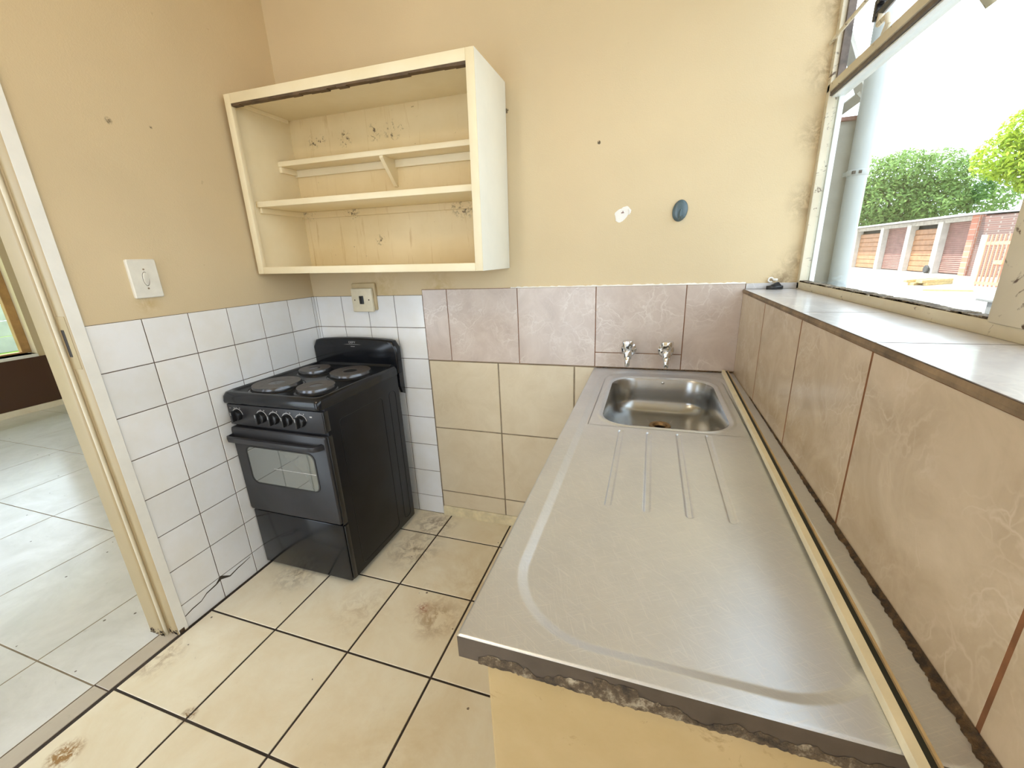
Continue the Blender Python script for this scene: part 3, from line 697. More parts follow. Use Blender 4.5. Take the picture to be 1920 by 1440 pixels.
hp_ = [(X0 + .002, -.583, .652), (X0 + .004, -.606, .652), (X0 + .020, -.616, .652), (X1 - .060, -.616, .652), (X1 - .036, -.612, .652), (X1 - .022, -.598, .652), (X1 - .018, -.583, .652)]
prof = [(-.004, -.013), (.005, -.010), (.007, 0), (.005, .010), (-.004, .013), (-.007, 0)]
rings = []
for i, p in enumerate(hp_):
    t_ = (Vector(hp_[min(i + 1, len(hp_) - 1)]) - Vector(hp_[max(i - 1, 0)])).normalized(); nrm = Vector((t_.y, -t_.x, 0))
    rings.append([Vector(p) + nrm * a + Vector((0, 0, b_)) for a, b_ in prof])
mb.loft(rings)
obj('door_handle', mb, M['panel'], od, 50)
# hinge corner caps and the warmer drawer
obj('drawer_front', MB().box(X0, X1 - .004, -.576, -.560, .022, .297, .005), M['enamel'], stove, 30)
obj('side_trim', MB().box(X1 - .003, X1 + .004, -.572, -.548, .300, .690, .003), M['black'], stove, 30)
obj('side_trim', MB().box(X1 - .003, X1 + .004, -.570, -.548, .030, .292, .003), M['black'], stove, 30)
obj('side_trim', MB().box(X1 - .003, X1 + .003, -.574, -.548, .708, .790, .003), M['black'], stove, 30)

# ---------------------------------------------------------------- switches
LS = (0.0, -.7335, 1.295)
sw = thing('light_switch', 'white rectangular light switch on the beige wall beside the doorway', 'switch', LS)
rings = []
for d, i_ in ((0, 0), (.007, 0), (.010, .003)):
    rings.append([(d, u, v_) for u, v_ in rrect(-.778 + i_, -.690 - i_, 1.232 + i_, 1.358 - i_, .006 - i_ * .5, 4)])
obj('face_plate', MB().loft(rings), M['switch'], sw, 40)
rk = MB().loft([[(.0100, -.7335 + .0085 * math.cos(a), 1.294 + .0215 * math.sin(a)) for a in [2 * PI * k / 28 for k in range(28)]], [(.0135 + .003 * math.sin(a), -.7335 + .0075 * math.cos(a), 1.294 + .020 * math.sin(a)) for a in [2 * PI * k / 28 for k in range(28)]]])
obj('rocker', rk, M['switch'], sw, 40)
ro = MB(); aa = [2 * PI * k / 36 for k in range(36)]
ro.loft([[(.01015, -.7335 + .0085 * math.cos(a), 1.294 + .0215 * math.sin(a)) for a in aa], [(.01015, -.7335 + .0098 * math.cos(a), 1.294 + .0232 * math.sin(a)) for a in aa]], False, False)
obj('rocker_gap', ro, M['crack'], sw, 0)
for zz in (1.325, 1.263):
    obj('screw', MB().lathe([(.003, .0098), (.003, .0106), (.001, .0108)], (0, -.7335, zz), 'x', 12), M['grout_grey'], sw)

IS = (.318, 0, 1.15)
iso = thing('stove_isolator_switch', 'square cream isolator switch with black rocker on the back wall above the stove', 'switch', IS)
obj('mounting_box', MB().box(.252, .384, -.016, 0, 1.098, 1.226, .006), M['box_paint'], iso, 30)
obj('face_plate', MB().box(.258, .375, -.034, -.016, 1.092, 1.203, .006), M['switch_cream'], iso, 30)
obj('rocker', MB().box(.305, .328, -.0385, -.0335, 1.130, 1.168, .002), M['black'], iso, 30)
for xx in (.277, .357):
    obj('screw', MB().lathe([(.0035, -.0335), (.0035, -.0345), (.001, -.0348)], (xx, 0, 1.149), 'y', 12), M['grout'], iso)

# ---------------------------------------------------------------- sink unit
CX0, CX1, CY0, CY1, CZ = 1.418, 1.943, -1.347, -.009, .856
sink = thing('sink_unit', 'long stainless steel sink worktop with basin and drainer grooves below the window', 'sink', ((CX0 + CX1) / 2, CY0 / 2, .82))
HX0, HX1, HY0, HY1 = 1.4790, 1.8900, -.612, -.078
def frange(a, b, n): return [a + (b - a) * i / n for i in range(n + 1)]
gx = frange(CX0, HX0, 34)[:-1] + frange(HX0, HX1, 210)[:-1] + frange(HX1, CX1, 30)
gy = frange(CY0, HY0, 370)[:-1] + frange(HY0, HY1, 200)[:-1] + frange(HY1, CY1, 34)
def sd_rr(x, y, x0, x1, y0, y1, r):
    cx_, cy_ = (x0 + x1) / 2, (y0 + y1) / 2; qx, qy = abs(x - cx_) - (x1 - x0) / 2 + r, abs(y - cy_) - (y1 - y0) / 2 + r
    return math.hypot(max(qx, 0), max(qy, 0)) + min(max(qx, qy), 0) - r
STEP = .006
def sst(t_): t_ = max(0, min(1, t_)); return t_ * t_ * (3 - 2 * t_)
GR = [(1.5715, -.640, -.998), (1.6435, -.640, -1.002), (1.7175, -.635, -1.000), (1.7885, -.628, -.998)]
def height(x, y):
    s_ = sd_rr(x, y, 1.4640, 1.9040, -1.3165, -.042, .125)
    h = -STEP * max(0., min(1., (.008 - s_) / .016))      # sloping band round the sunken drainer
    for gx_, ya, yb in GR:
        yy = min(max(y, yb), ya); dd = math.hypot(x - gx_, y - yy)
        h -= .0030 * sst((.0066 - dd) / .0018)
    e = min(x - CX0, y - CY0)
    if e < .003: h -= .0022 * (1 - e / .003) ** 2
    return CZ + h
mb = MB(); nx, ny = len(gx), len(gy)
ix0, ix1 = gx.index(HX0), gx.index(HX1); iy0, iy1 = gy.index(HY0), gy.index(HY1)
mb.v = [(x, y, height(x, y)) for y in gy for x in gx]
for j in range(ny - 1):
    for i in range(nx - 1):
        if ix0 <= i < ix1 and iy0 <= j < iy1: continue
        mb.f.append((j * nx + i, j * nx + i + 1, (j + 1) * nx + i + 1, (j + 1) * nx + i)); mb.m.append(0)
# infill from the rectangular cut-out to the round-cornered basin rim
def ring_pts(x0, x1, y0, y1, r, z, n=320):
    cx_, cy_ = (x0 + x1) / 2, (y0 + y1) / 2; out = []
    for k in range(n):
        a = 2 * PI * k / n; dx, dy = math.cos(a), math.sin(a); lo, hi = 0, 2.
        for _ in range(40):
            m_ = (lo + hi) / 2
            if sd_rr(cx_ + dx * m_, cy_ + dy * m_, x0, x1, y0, y1, r) < 0: lo = m_
            else: hi = m_
        out.append((cx_ + dx * lo, cy_ + dy * lo, z))
    return out
B0, B1, B2, B3 = 1.498, 1.866, -.604, -.100
zt = CZ - STEP
rA = ring_pts(HX0 - .0015, HX1 + .0015, HY0 - .0015, HY1 + .0015, .002, zt, 320); rB = ring_pts(B0 - .006, B1 + .006, B2 - .004, B3 + .006, .10, zt, 320)
rr = [[(a[0] + (b_[0] - a[0]) * k / 8, a[1] + (b_[1] - a[1]) * k / 8, height(a[0] + (b_[0] - a[0]) * k / 8, max(a[1] + (b_[1] - a[1]) * k / 8, -.62))) for a, b_ in zip(rA, rB)] for k in range(8)] + [ ring_pts(B0 - .006, B1 + .006, B2 - .004, B3 + .006, .10, zt), ring_pts(B0 - .003, B1 + .003, B2 - .001, B3 + .003, .098, zt + .0024), ring_pts(B0 + .002, B1 - .002, B2 + .003, B3 - .002, .094, zt + .0024), ring_pts(B0 + .006, B1 - .006, B2 + .007, B3 - .006, .09, zt - .001), ring_pts(B0 + .011, B1 - .011, B2 + .012, B3 - .011, .086, zt - .003)]
mb.loft(rr, False, False)
# folded edges
for (a, b_) in (((CX0, CY0), (CX1, CY0)), ((CX0, CY1), (CX0, CY0))):
    pass
top = obj('worktop', mb, M['steel'], sink, 50)
mb = MB()
ap = CZ - .0022
mb.add([(CX0, CY0, ap), (CX1, CY0, ap), (CX1, CY0, ap - .034), (CX0, CY0, ap - .034), (CX0, CY1, ap), (CX0, CY1, ap - .034),
        (CX1, CY0 + .012, ap - .034), (CX0 + .012, CY0 + .012, ap - .034), (CX0 + .012, CY1, ap - .034)],
       [(0, 3, 2, 1), (0, 4, 5, 3), (3, 7, 6, 2), (3, 5, 8, 7)])
obj('folded_edge', mb, M['steel_edge'], top, 0, fix=False)
bz = .722
rb = [rr[-1], ring_pts(B0 + .015, B1 - .015, B2 + .016, B3 - .015, .084, zt - .012), ring_pts(B0 + .019, B1 - .019, B2 + .020, B3 - .019, .082, zt - .045), ring_pts(B0 + .024, B1 - .024, B2 + .025, B3 - .024, .080, bz + .055)]
for k in range(1, 9):
    a = PI / 2 * k / 8; rad = .05
    i_ = .024 + rad * (1 - math.cos(a)); z = bz + .055 - .052 * math.sin(a)
    rb.append(ring_pts(B0 + i_, B1 - i_, B2 + i_, B3 - i_, max(.03, .080 - i_ * .45), z))
rb.append(ring_pts(B0 + .12, B1 - .12, B2 + .14, B3 - .14, .03, bz + .001))
rb.append(ring_pts(1.684 - .034, 1.684 + .034, -.27 - .034, -.27 + .034, .0335, bz))
mb = MB(); mb.loft(rb, False, False)
bas = obj('basin', mb, M['steel_basin'], sink, 60)
obj('drain', MB().lathe([(.037, .0015), (.035, .004), (.025, .003), (.021, -.006)], (1.684, -.27, bz), 'z', 40, caps=False), M['brass'], bas, 40)
obj('drain_hole', MB().lathe([(.022, -.004), (.022, -.03), (.0005, -.03)], (1.684, -.27, bz), 'z', 32, caps=False), M['hole'], bas, 40)
obj('overflow_rivet', MB().lathe([(.0055, 0), (.0045, -.002), (.001, -.003)], (1.690, B3 - .0155, zt - .016), 'y', 16), M['chrome'], bas, 40)
ap_ = CZ - .0022
# masonry panel that carries the front of the worktop
mb = MB(); mb.box(1.452, 1.944, -1.338, -1.225, 0, ap_ - .0345, .004)
sup = struct('wall_counter', mb, M['support']); sup['label'] = 'smeared cream masonry panel carrying the near end of the sink worktop'
struct('wall_counter_rear', MB().box(1.47, 1.944, -.75, -.65, 0, .70), M['support'])['label'] = 'cream masonry support under the middle of the sink worktop'
mb = MB(); n = 150; rings = []; lev = .006
for i in range(n + 1):
    x = 1.446 + .496 * i / n; r = random.uniform
    lev = max(.002, min(.016, lev + r(-.004, .004))); lump = .011 if 1.590 < x < 1.640 else 0
    yb = CY0 - .0006 - r(0, .0012) - lump * .15; zb = ap_ - .034
    rings.append([(x, CY0 + .012, zb - .0005), (x, yb, zb - r(.0005, .003)), (x, yb - .0008, zb + lev * .5), (x, CY0 - .0004, zb + lev + lump), (x, CY0 + .0005, zb + lev * .5), (x, CY0 + .012, zb)])
mb.loft(rings)
obj('cement_bead', mb, M['sealant'], sink, 60)
mb = MB(); n = 420; rings = []
for i in range(n + 1):
    y = -.30 - 1.05 * i / n; k = (i / n) ** 1.5; wk_ = .75 * (wk_ if i else 1.) + .25 * random.uniform(.2, 1.9); wv = (.0008 + .0065 * k) * wk_
    rings.append([(1.9444, y, CZ - .006), (1.9436 - wv, y, CZ - .006), (1.9436 - wv, y, CZ + .0008), (1.9442 - wv * .3, y, CZ + .002 + .004 * k * random.random()), (1.9444, y, CZ + .003 + .006 * k)])
mb.loft(rings)
obj('mould_line', mb, M['mould'], sink, 50)
mb = MB(); n = 90; rings = []
for i in range(n + 1):
    x = CX0 + .01 + (CX1 - CX0 - .012) * i / n; r = random.uniform
    rings.append([(x, -.0062, CZ - .006), (x, -.0095 - r(0, .002), CZ - .006), (x, -.0085 - r(0, .0025), CZ + r(.0004, .002)), (x, -.0062, CZ + r(.001, .0035))])
mb.loft(rings)
obj('back_gap_dirt', mb, M['mould'], sink, 50)

# rail lying along the worktop
RA, RB = Vector((1.9130, -.016, 0)), Vector((1.8785, -1.62, 0))
rd = (RB - RA).normalized(); rn = Vector((-rd.y, rd.x, 0))   # towards the wall (+x)
if rn.x < 0: rn = -rn
RZ = CZ + .0006
rl = thing('curtain_rail', 'long off-white rail with a dark strip lying along the sink worktop', 'rail', (RA.x, RA.y, RZ))
def railpart(name, a, b_, z0, z1, mat, par):
    mb = MB(); rings = []
    for k in range(41):
        p = RA.lerp(RB, k / 40); rings.append([p + rn * a + Vector((0, 0, RZ + z0)), p + rn * b_ + Vector((0, 0, RZ + z0)), p + rn * b_ + Vector((0, 0, RZ + z1)), p + rn * a + Vector((0, 0, RZ + z1))])
    return obj(name, mb.loft(rings), mat, par, 0)
railpart('face_strip', -.0105, -.0005, 0, .013, M['rail'], rl)
railpart('dark_insert', -.0005, .0080, 0, .0085, M['rail_dark'], rl)
railpart('edge_strip', .0080, .0108, 0, .012, M['rail_tan'], rl)

# ---------------------------------------------------------------- taps
def make_tap(x, z, turn, label):
    t_ = thing('tap', label, 'tap', (x, -.006, z), 'chrome bib taps over the sink')
    c = (x, -.006, z); Y = -.080
    obj('flange', MB().lathe([(.030, 0), (.030, -.004), (.024, -.011), (.016, -.015)], c, 'y', 32), M['chrome'], t_, 40)
    mb = MB().tube([(x, -.012, z), (x, -.055, z), (x, Y - .002, z - .001)], [.0125, .0125, .0135], 20)
    mb.lathe([(.0145, -.022), (.0155, -.012), (.0155, .008), (.012, .014)], (x, Y, z), 'z', 24)
    obj('body', mb, M['chrome'], t_, 40)
    obj('spout', MB().tube([(x, Y, z - .008), (x, Y - .010, z - .022), (x, Y - .014, z - .032), (x, Y - .014, z - .043), (x, Y - .013, z - .047)], [.0115, .0105, .0098, .0095, .0092], 16), M['chrome'], t_, 45)
    obj('spout_mouth', MB().lathe([(.0065, 0), (.0065, .003), (.0005, .003)], (x, Y - .013, z - .0471), 'z', 16, caps=False), M['hole'], t_, 40)
    mb = MB(); rings = []
    for h, r in ((.012, .0115), (.016, .018), (.030, .0225), (.046, .0245), (.051, .022), (.053, .014)):
        ring = []
        for k in range(40):
            a = 2 * PI * k / 40; q = r * (1 - .13 * (.5 + .5 * math.cos(4 * a + turn)) * (1 if .012 < h < .052 else .3))
            ring.append((x + q * math.cos(a), Y - .08 * h + q * math.sin(a), z + h))
        rings.append(ring)
    mb.loft(rings)
    obj('handle', mb, M['chrome'], t_, 40)
    return t_
make_tap(1.5555, .938, .4, 'chrome wall tap over the sink, further from the window')
make_tap(1.6975, .937, 1.5, 'chrome wall tap over the sink, nearer the window')

# ---------------------------------------------------------------- added fill lamp, unseen behind the camera, brightens floor and left wall
lt = thing('added_fill_lamp', 'unseen fill lamp added on the kitchen ceiling', 'lamp', (.75, -2.0, CEIL - .08))
obj('fill_lamp_base', MB().lathe([(.11, 0), (.11, -.02), (.07, -.04)], (.75, -2.0, CEIL), 'z', 32), M['switch'], lt, 40)
bu = bpy.data.lights.new('fill_lamp_bulb', 'POINT'); bu.energy = 15; bu.color = (1, .86, .66); bu.shadow_soft_size = .07
buo = bpy.data.objects.new('fill_lamp_bulb', bu); COL.objects.link(buo); buo.parent = lt; buo.location = (0, 0, -.06)

# ---------------------------------------------------------------- small things on the wall and the sill
hk = thing('wall_hook', 'blue grey oval plastic hook stuck on the back wall above the sink', 'hook', (1.712, 0, 1.449))
ct, stt = math.cos(-.16), math.sin(-.16)
def hp3(u, v_, d): return (1.712 + u * ct - v_ * stt, -d, 1.449 + u * stt + v_ * ct)
rings = []
for d, s_ in ((0, 1.), (.004, 1.), (.0075, .9), (.010, .65), (.011, .3)):
    rings.append([hp3(.0255 * s_ * math.cos(a), .0365 * s_ * math.sin(a), d) for a in [2 * PI * k / 40 for k in range(40)]])
obj('oval_base', MB().loft(rings), M['hook'], hk, 50)
obj('hook_prong', MB().tube([hp3(.002, .004, .009), hp3(.002, -.008, .012), hp3(.003, -.020, .016), hp3(.005, -.028, .024), hp3(.009, -.026, .031), hp3(.013, -.018, .033)], [.003, .005, .0055, .0055, .005, .004], 12), M['hook'], hk, 50)

mb = MB(); random.seed(4)
def blob(cx_, cz_, r, y0, th, n=26, sx=1.):
    ring = [(cx_ + sx * r * (1 + .12 * math.sin(3 * a + 1) + .08 * random.uniform(-1, 1)) * math.cos(a), cz_ + r * (1 + .12 * math.sin(2 * a) + .07 * random.uniform(-1, 1)) * math.sin(a)) for a in [2 * PI * k / n for k in range(n)]]
    mb.loft([[(x, y0, z) for x, z in ring], [(x, y0 - th, z) for x, z in ring], [(cx_ + (x - cx_) * .8, y0 - th * 1.4, cz_ + (z - cz_) * .8) for x, z in ring]])
blob(1.506, 1.447, .023, 0, .0012); blob(1.521, 1.459, .019, -.0002, .0012)
pp = obj('filler_patch', mb, M['filler'], None, 40, at=(1.513, 0, 1.452)); tag(pp, 'small white filler patch on the beige wall beside the hook', 'patch')
mb = MB().tube([(1.5335, -.002, 1.468), (1.537, -.003, 1.460), (1.537, -.003, 1.448)], .0022, 8)
obj('loose_flake', mb, M['filler'], pp, 40)
mb = MB().box(1.507, 1.517, -.0034, -.0026, 1.4545, 1.4575).box(1.512, 1.5145, -.0034, -.0026, 1.4575, 1.462)
obj('chip_mark', mb, M['red_sill'], pp, 0)

bk = thing('black_plastic_clip', 'small black plastic clip lying on the window sill near the back wall', 'clip', (2.035, -.030, 1.170))
mb = MB(); ring = lambda z, s_: [(2.036 + .026 * s_ * math.cos(a), -.030 + .017 * s_ * math.sin(a), z) for a in [2 * PI * k / 28 for k in range(28)]]
mb.loft([ring(1.1702, .96), ring(1.1725, 1.), ring(1.1805, 1.), ring(1.1822, .95)])
obj('base', mb, M['black'], bk, 40)
mb = MB().prism([(2.020, 1.1818), (2.056, 1.1818), (2.046, 1.194), (2.043, 1.1945)], 'y', -.036, -.020)
obj('lever', mb, M['black'], bk, 20)
wc = thing('cable_clip', 'small white cable clip on the back wall just above the sill', 'clip', (2.025, 0, 1.200))
mb = MB(); n = 20
mb.tube([(2.027 + .0075 * math.cos(a), -.006, 1.2005 + .0075 * math.sin(a)) for a in [.2 + 5.2 * k / n for k in range(n + 1)]], .0028, 8)
obj('loop', mb, M['filler'], wc, 50)
obj('tab', MB().box(2.034, 2.048, -.010, 0, 1.197, 1.205, .002), M['filler'], wc, 30)

# ---------------------------------------------------------------- outside, window side
GZ = -.25
struct('floor_yard', MB().box(2.122, 70, -40, 90, GZ - .1, GZ), M['concrete'])['label'] = 'bright concrete yard outside the kitchen window'
# outer nib wall beside the window and the next window's open sash
mb = MB().box(2.118, 2.432, .66, .80, GZ, 1.812)
nib = struct('wall_outer', mb, M['grey_plaster']); nib['label'] = 'grey plastered outer wall pier beside the downpipe'
struct('wall_outer_return', MB().box(1.95, 2.118, .14, 3.5, GZ, 2.55), M['grey_plaster'])['label'] = 'grey plastered outer wall beyond the window'
obj('coping', MB().box(2.119, 2.440, .645, .81, 1.812, 1.828, .003), M['red_sill'], nib, 0)
os_ = struct('window_3', MB().tube([(2.30, .90, 2.46), (2.506, .90, 1.965)], .026, 4), M['grey_plaster']); os_['label'] = 'open top-hung sash of the next window along the outside wall'
obj('sash_rail', MB().tube([(2.506, .885, 1.968), (2.506, 1.8, 1.968)], .028, 4), M['grey_plaster'], os_, 0)
obj('sash_stile', MB().tube([(2.30, 1.8, 2.46), (2.506, 1.8, 1.965)], .026, 4), M['grey_plaster'], os_, 0)
obj('pane', MB().loft([[(2.305 + d, .92, 2.45), (2.305 + d, 1.78, 2.45), (2.50 + d, 1.78, 1.975), (2.50 + d, .92, 1.975)] for d in (0, .003)]), M['glass'], os_, 0)
dp = thing('downpipe', 'pale grey painted downpipe on the outer wall outside the window', 'downpipe', (2.445, .62, GZ))
obj('pipe', MB().tube([(2.445, .62, GZ), (2.445, .62, 1.6), (2.445, .62, 3.1)], .036, 20), M['pipe'], dp, 50)
obj('bracket', MB().lathe([(.0375, -.012), (.039, -.010), (.039, .010), (.0375, .012)], (2.445, .62, 1.60), 'z', 20).box(2.405, 2.44, .62, .66, 1.592, 1.608), M['pipe'], dp, 40)
obj('bracket_bolt', MB().box(2.415, 2.425, .583, .60, 1.594, 1.606).box(2.435, 2.445, .578, .590, 1.594, 1.606), M['hole'], dp, 0)

# garages
GXF = 14.85
ga = thing('garage_row', 'long low row of lock-up garages across the concrete yard', 'building', (GXF, 30, GZ))
YP = [22.75, 25.05, 27.75, 30.65, 34.2, 37.4, 40.6, 43.8, 47.0]
ZT = 2.28
obj('shell', MB().box(GXF + .4, GXF + 6, 22.75, 48, GZ, ZT), M['dark_void'], ga, 0)
obj('end_wall', MB().box(GXF, GXF + 6, 22.45, 22.75, GZ, ZT), M['brick_wall'], ga, 0)
obj('brick_pier', MB().box(GXF - .12, GXF + .12, 22.40, 22.80, GZ, ZT), M['brick_red'], ga, 0)
for k, y in enumerate(YP[1:]):
    obj('pillar', MB().box(GXF - .06, GXF + .30, y - .19, y + .19, GZ, ZT - .12, .01), M['pillar'], ga, 0)
kinds = 'bobooboo'
for k in range(len(YP) - 1):
    a, b_ = YP[k] + .19, YP[k + 1] - .19
    mb = MB(); nrow = 8 if kinds[k] == 'o' else 26; top_ = ZT - (.42 if kinds[k] == 'o' else .22)
    for i in range(nrow):
        z0 = GZ + .03 + (top_ - GZ) * i / nrow; z1 = GZ + .03 + (top_ - GZ) * (i + 1) / nrow
        pr = [(GXF + .22, z0), (GXF + .18, z0 + .02), (GXF + .18, z1 - .035), (GXF + .22, z1)] if nrow == 8 else [(GXF + .22, z0), (GXF + .195, (z0 + z1) / 2), (GXF + .22, z1)]
        pr += [(GXF + .27, z1), (GXF + .27, z0)]
        mb.prism([(x, z) for x, z in pr], 'y', a, b_)
    obj('garage_door', mb, M['door_orange'] if kinds[k] == 'o' else M['door_brown'], ga, 20)['label'] = 'rusty orange panelled door' if kinds[k] == 'o' else 'red brown roller door'
obj('fascia_beam', MB().box(GXF - .02, GXF + .25, 22.6, 48, ZT - .20, ZT), M['fascia'], ga, 0)
obj('roof', MB().prism([(GXF - .75, ZT), (GXF - .75, ZT + .07), (GXF + 6.2, ZT + .30), (GXF + 6.2, ZT + .2)], 'y', 22.2, 48.3), M['roof'], ga, 0)
# brick yard wall and gate at the corner of the garages
yw = thing('yard_wall', 'brick yard wall, coloured dark for shade, running out from the garage corner', 'wall', (13.5, 20, GZ))
yw['kind'] = 'structure'
pA, pB = Vector((14.75, 22.5, 0)), Vector((12.15, 17.2, 0))
def wallseg(p, q, th, z0, z1):
    d = (q - p).normalized(); n_ = Vector((-d.y, d.x, 0)) * th / 2; r = [p + n_, q + n_, q - n_, p - n_]
    return MB().loft([[v_ + Vector((0, 0, z0)) for v_ in r], [v_ + Vector((0, 0, z1)) for v_ in r]])
g0, g1 = Vector((12.05, 16.95, 0)), Vector((12.36, 15.25, 0))
obj('wall_panel', wallseg(Vector((14.9, 22.3, 0)), Vector((16.9, 14.5, 0)), .2, GZ, 2.20), M['brick_wall'], yw, 0)
gp = thing('gate_post', 'white painted steel gate post beside the orange gate', 'post', (g0.x, g0.y, GZ))
obj('post', MB().box(g0.x - .05, g0.x + .05, g0.y - .05, g0.y + .05, GZ, 1.42), M['white_post'], gp, 0)
gt = thing('palisade_gate', 'orange painted palisade gate with vertical bars across the yard', 'gate', (g0.x, g0.y - .2, GZ))
obj('top_rail', wallseg(g0 + Vector((.02, -.1, 0)), g1, .05, 1.10, 1.20), M['gate'], gt, 0)
obj('bottom_rail', wallseg(g0 + Vector((.02, -.1, 0)), g1, .05, GZ + .08, GZ + .18), M['gate'], gt, 0)
for k in range(12):
    p = (g0 + Vector((.02, -.14, 0))).lerp(g1, k / 11.)
    obj('bar', MB().box(p.x - .02, p.x + .02, p.y - .022, p.y + .022, GZ + .03, 1.42), M['gate'], gt, 0)
p_ = g0.lerp(g1, .42)
obj('latch_plate', MB().box(p_.x - .06, p_.x - .03, p_.y - .25, p_.y + .12, .50, .62), M['lumber'], gt, 0)
gpi = thing('brick_gate_pier', 'red brick pier at the far side of the orange gate', 'pier', (12.4, 14.9, GZ))
obj('pier', MB().box(12.2, 12.75, 14.55, 15.20, GZ, 1.85), M['brick_red'], gpi, 0)
# timber, block, wheels
random.seed(11)
PN = Vector((-.8, 1.15, 0)).normalized() * .24
for k in range(6):
    L_ = random.uniform(1.6, 2.3); y = 16.9 + .09 * (k % 3); z = GZ + .1 * (k // 3)
    x0_ = 10.9 + random.uniform(0, .2)
    mb = MB().box(0, 0.10, 0, 0, 0, 0) if False else wallseg(Vector((11.05 - .15 * (k % 2), 17.5 , 0)) + PN * (k % 3), Vector((12.2, 18.3, 0)) + PN * (k % 3), .11, z, z + .095)
    o = obj('timber_plank', mb, M['lumber'], None, 0, at=(11.6, 17.9 + .12 * (k % 3), z))
    tag(o, ('lower' if k < 3 else 'upper') + ' yellow timber plank, ' + ('nearest', 'middle', 'farthest')[k % 3] + ' in the stack on the yard', 'plank', 'yellow planks stacked on the yard')
o = obj('flat_board', wallseg(Vector((10.1, 15.6, 0)), Vector((11.1, 15.1, 0)), .25, GZ, GZ + .05), M['lumber'], None, 0, at=(10.6, 15.35, GZ)); tag(o, 'single flat board lying on the concrete in front of the timber stack', 'board')
bl = thing('concrete_bin', 'grey concrete box with an overhanging lid close outside the window', 'box', (8.1, 7.6, GZ))
obj('box_body', MB().box(7.68, 8.6, 6.4, 8.58, GZ, .165, .01), M['bin'], bl, 0)
obj('lid', MB().box(7.62, 8.66, 6.3, 8.80, .165, .205, .008), M['bin'], bl, 0)
for y, lab in ((25.05, 'dark rubber wheel leaning at the foot of the nearest pale garage pillar'), (34.2, 'dark rubber wheel leaning at the foot of a farther pale garage pillar')):
    o = obj('wheel', MB().lathe([(.05, -.05), (.17, -.05), (.2, -.02), (.2, .02), (.17, .05), (.05, .05)], (GXF - .16, y + .1, GZ + .2), 'x', 24), M['wheel'], None, 40, at=(GXF - .16, y + .1, GZ)); tag(o, lab, 'wheel')

# trees beyond the garages
def tree(name, label, base, crowns, n_leaf, mat, seed, leaf=.32, lean=(0, 0)):
    random.seed(seed); bx, by = base
    t_ = thing(name, label, 'tree', (bx, by, GZ), 'trees behind the garages')
    mb = MB(); zc = min(c[2] for c in crowns)
    mb.tube([(bx, by, GZ), (bx + .1, by, zc * .5), (bx + lean[0] * .4, by + lean[1] * .4, zc)], [.35, .28, .2], 10)
    obj('trunk', mb, M['bark'], t_, 50)
    mb = MB()
    for (x, y, z, r, rz) in crowns:
        mb.tube([(bx + lean[0] * .3, by + lean[1] * .3, zc * .7), ((bx + x) / 2, (by + y) / 2, (zc * .8 + z) / 2 + .3), (x, y, z + rz * .3)], [.16, .10, .03], 7)
    obj('branches', mb, M['bark'], t_, 50)
    mb = MB(); tot = sum(c[3] ** 2 for c in crowns)
    for (x, y, z, r, rz) in crowns:
        for k in range(int(n_leaf * r * r / tot)):
            while True:
                p = Vector((random.uniform(-1, 1), random.uniform(-1, 1), random.uniform(-1, 1)))
                if .25 < p.length < 1: break
            p = p * (random.uniform(.75, 1.06) / p.length if random.random() < .6 else 1)
            c_ = Vector((x + p.x * r, y + p.y * r, z + p.z * rz)); s_ = leaf * random.uniform(.5, 1.2)
            n_ = (p.normalized() + Vector((random.gauss(0, .6), random.gauss(0, .6), random.gauss(0, .6) + .5))).normalized()
            a = n_.orthogonal().normalized(); b2 = n_.cross(a); q = random.uniform(0, PI); a, b2 = a * math.cos(q) + b2 * math.sin(q), b2 * math.cos(q) - a * math.sin(q)
            mb.add([c_ - a * s_, c_ - b2 * s_ * .45 + n_ * .05, c_ + a * s_, c_ + b2 * s_ * .45 + n_ * .05], [(0, 1, 2, 3)])
    f_ = obj('foliage', mb, mat, t_, 0, fix=False); f_['kind'] = 'stuff'
    return t_
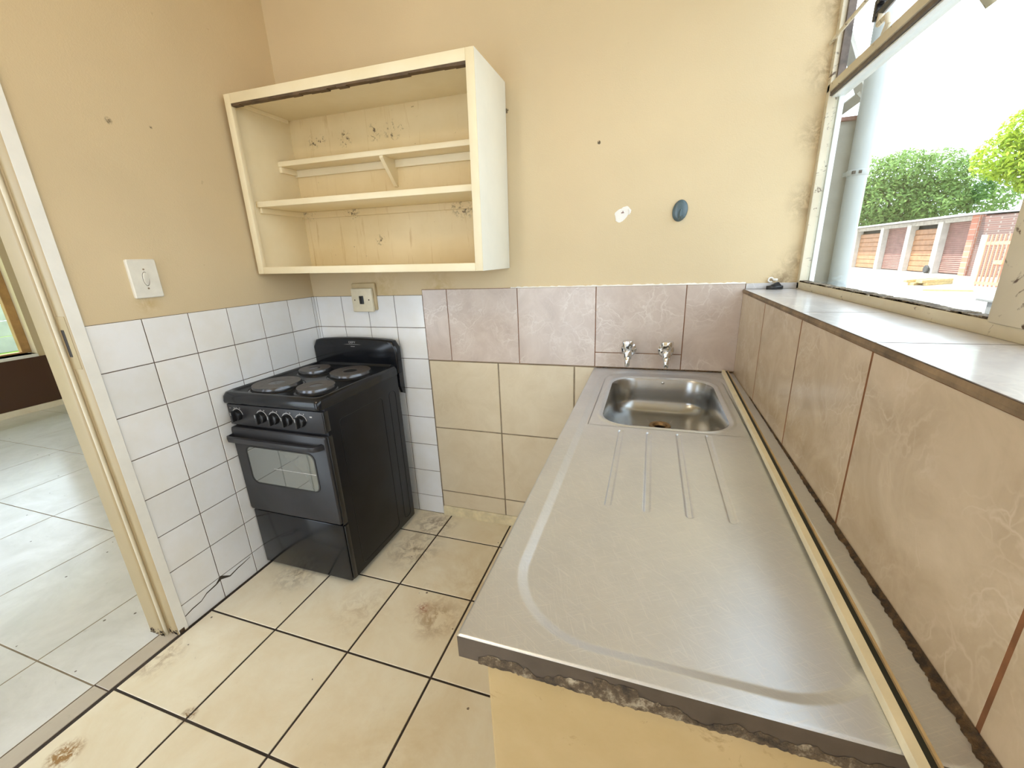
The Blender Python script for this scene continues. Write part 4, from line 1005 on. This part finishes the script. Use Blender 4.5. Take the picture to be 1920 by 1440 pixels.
def away(cr, f):   # the same crown standing farther off
    c = camo.location; return [(c.x + f * (x - c.x), c.y + f * (y - c.y), c.z + f * (z - c.z), r * f, rz * f) for x, y, z, r, rz in cr]
tree('leafy_tree', 'wide rounded mid-green tree behind the garage roofs', (28, 59), away(
     [(17.3, 45, 5.3, 1.9, 1.9), (19.0, 44.5, 6.3, 2.1, 1.9), (20.8, 44, 6.7, 2.1, 1.8), (22.8, 43.5, 6.3, 2.1, 1.9), (24.4, 43, 5.4, 2.0, 1.9), (20.0, 44.5, 4.6, 2.6, 1.8), (23.0, 43.5, 4.3, 2.4, 1.6), (17.0, 45.5, 3.7, 2.0, 1.7), (19.5, 45.5, 3.3, 2.2, 1.2), (26, 42.5, 4.2, 1.6, 1.4), (22, 45, 3.4, 2.2, 1.2)], 1.32), 22000, M['leaf_dark'], 3, .24)
tree('lime_tree', 'lime green spreading tree leaning over the garage roof', (30.5, 41), away(
     [(21.0, 33.4, 5.9, 1.3, 1.2), (22.0, 33, 7.2, 1.5, 1.3), (23.0, 32.5, 8.3, 1.8, 1.4), (23.7, 32, 6.7, 2.0, 1.6), (22.1, 32.8, 5.2, 1.4, 1.0), (25, 31.5, 9.2, 2.4, 1.8), (24.8, 31.5, 5.0, 2.0, 1.5), (26.5, 31, 6.8, 2.2, 2.2), (22.9, 32.4, 4.2, 1.3, .8), (24.2, 31.5, 3.8, 1.2, .7)], 1.32), 20000, M['leaf_lime'], 5, .22)
# ---------------------------------------------------------------- outside, next room side
lw = struct('floor_lawn', MB().box(-14, XO - .2, -8, 10, -.05, .10), M['lawn']); lw['label'] = 'sunlit green lawn outside the far window'
mb = MB(); random.seed(2)
for k in range(8):
    for s_ in range(8):
        y0 = -6 + s_ * 1.8
        mb.box(-9.06 + .012 * random.random(), -9.0 + .012 * random.random(), y0, y0 + 1.8, .10 + k * .27, .10 + k * .27 + .262, .008, seg=1)
struct('wall_precast', mb, M['plank_wall'])['label'] = 'white precast slab garden wall outside the far window'
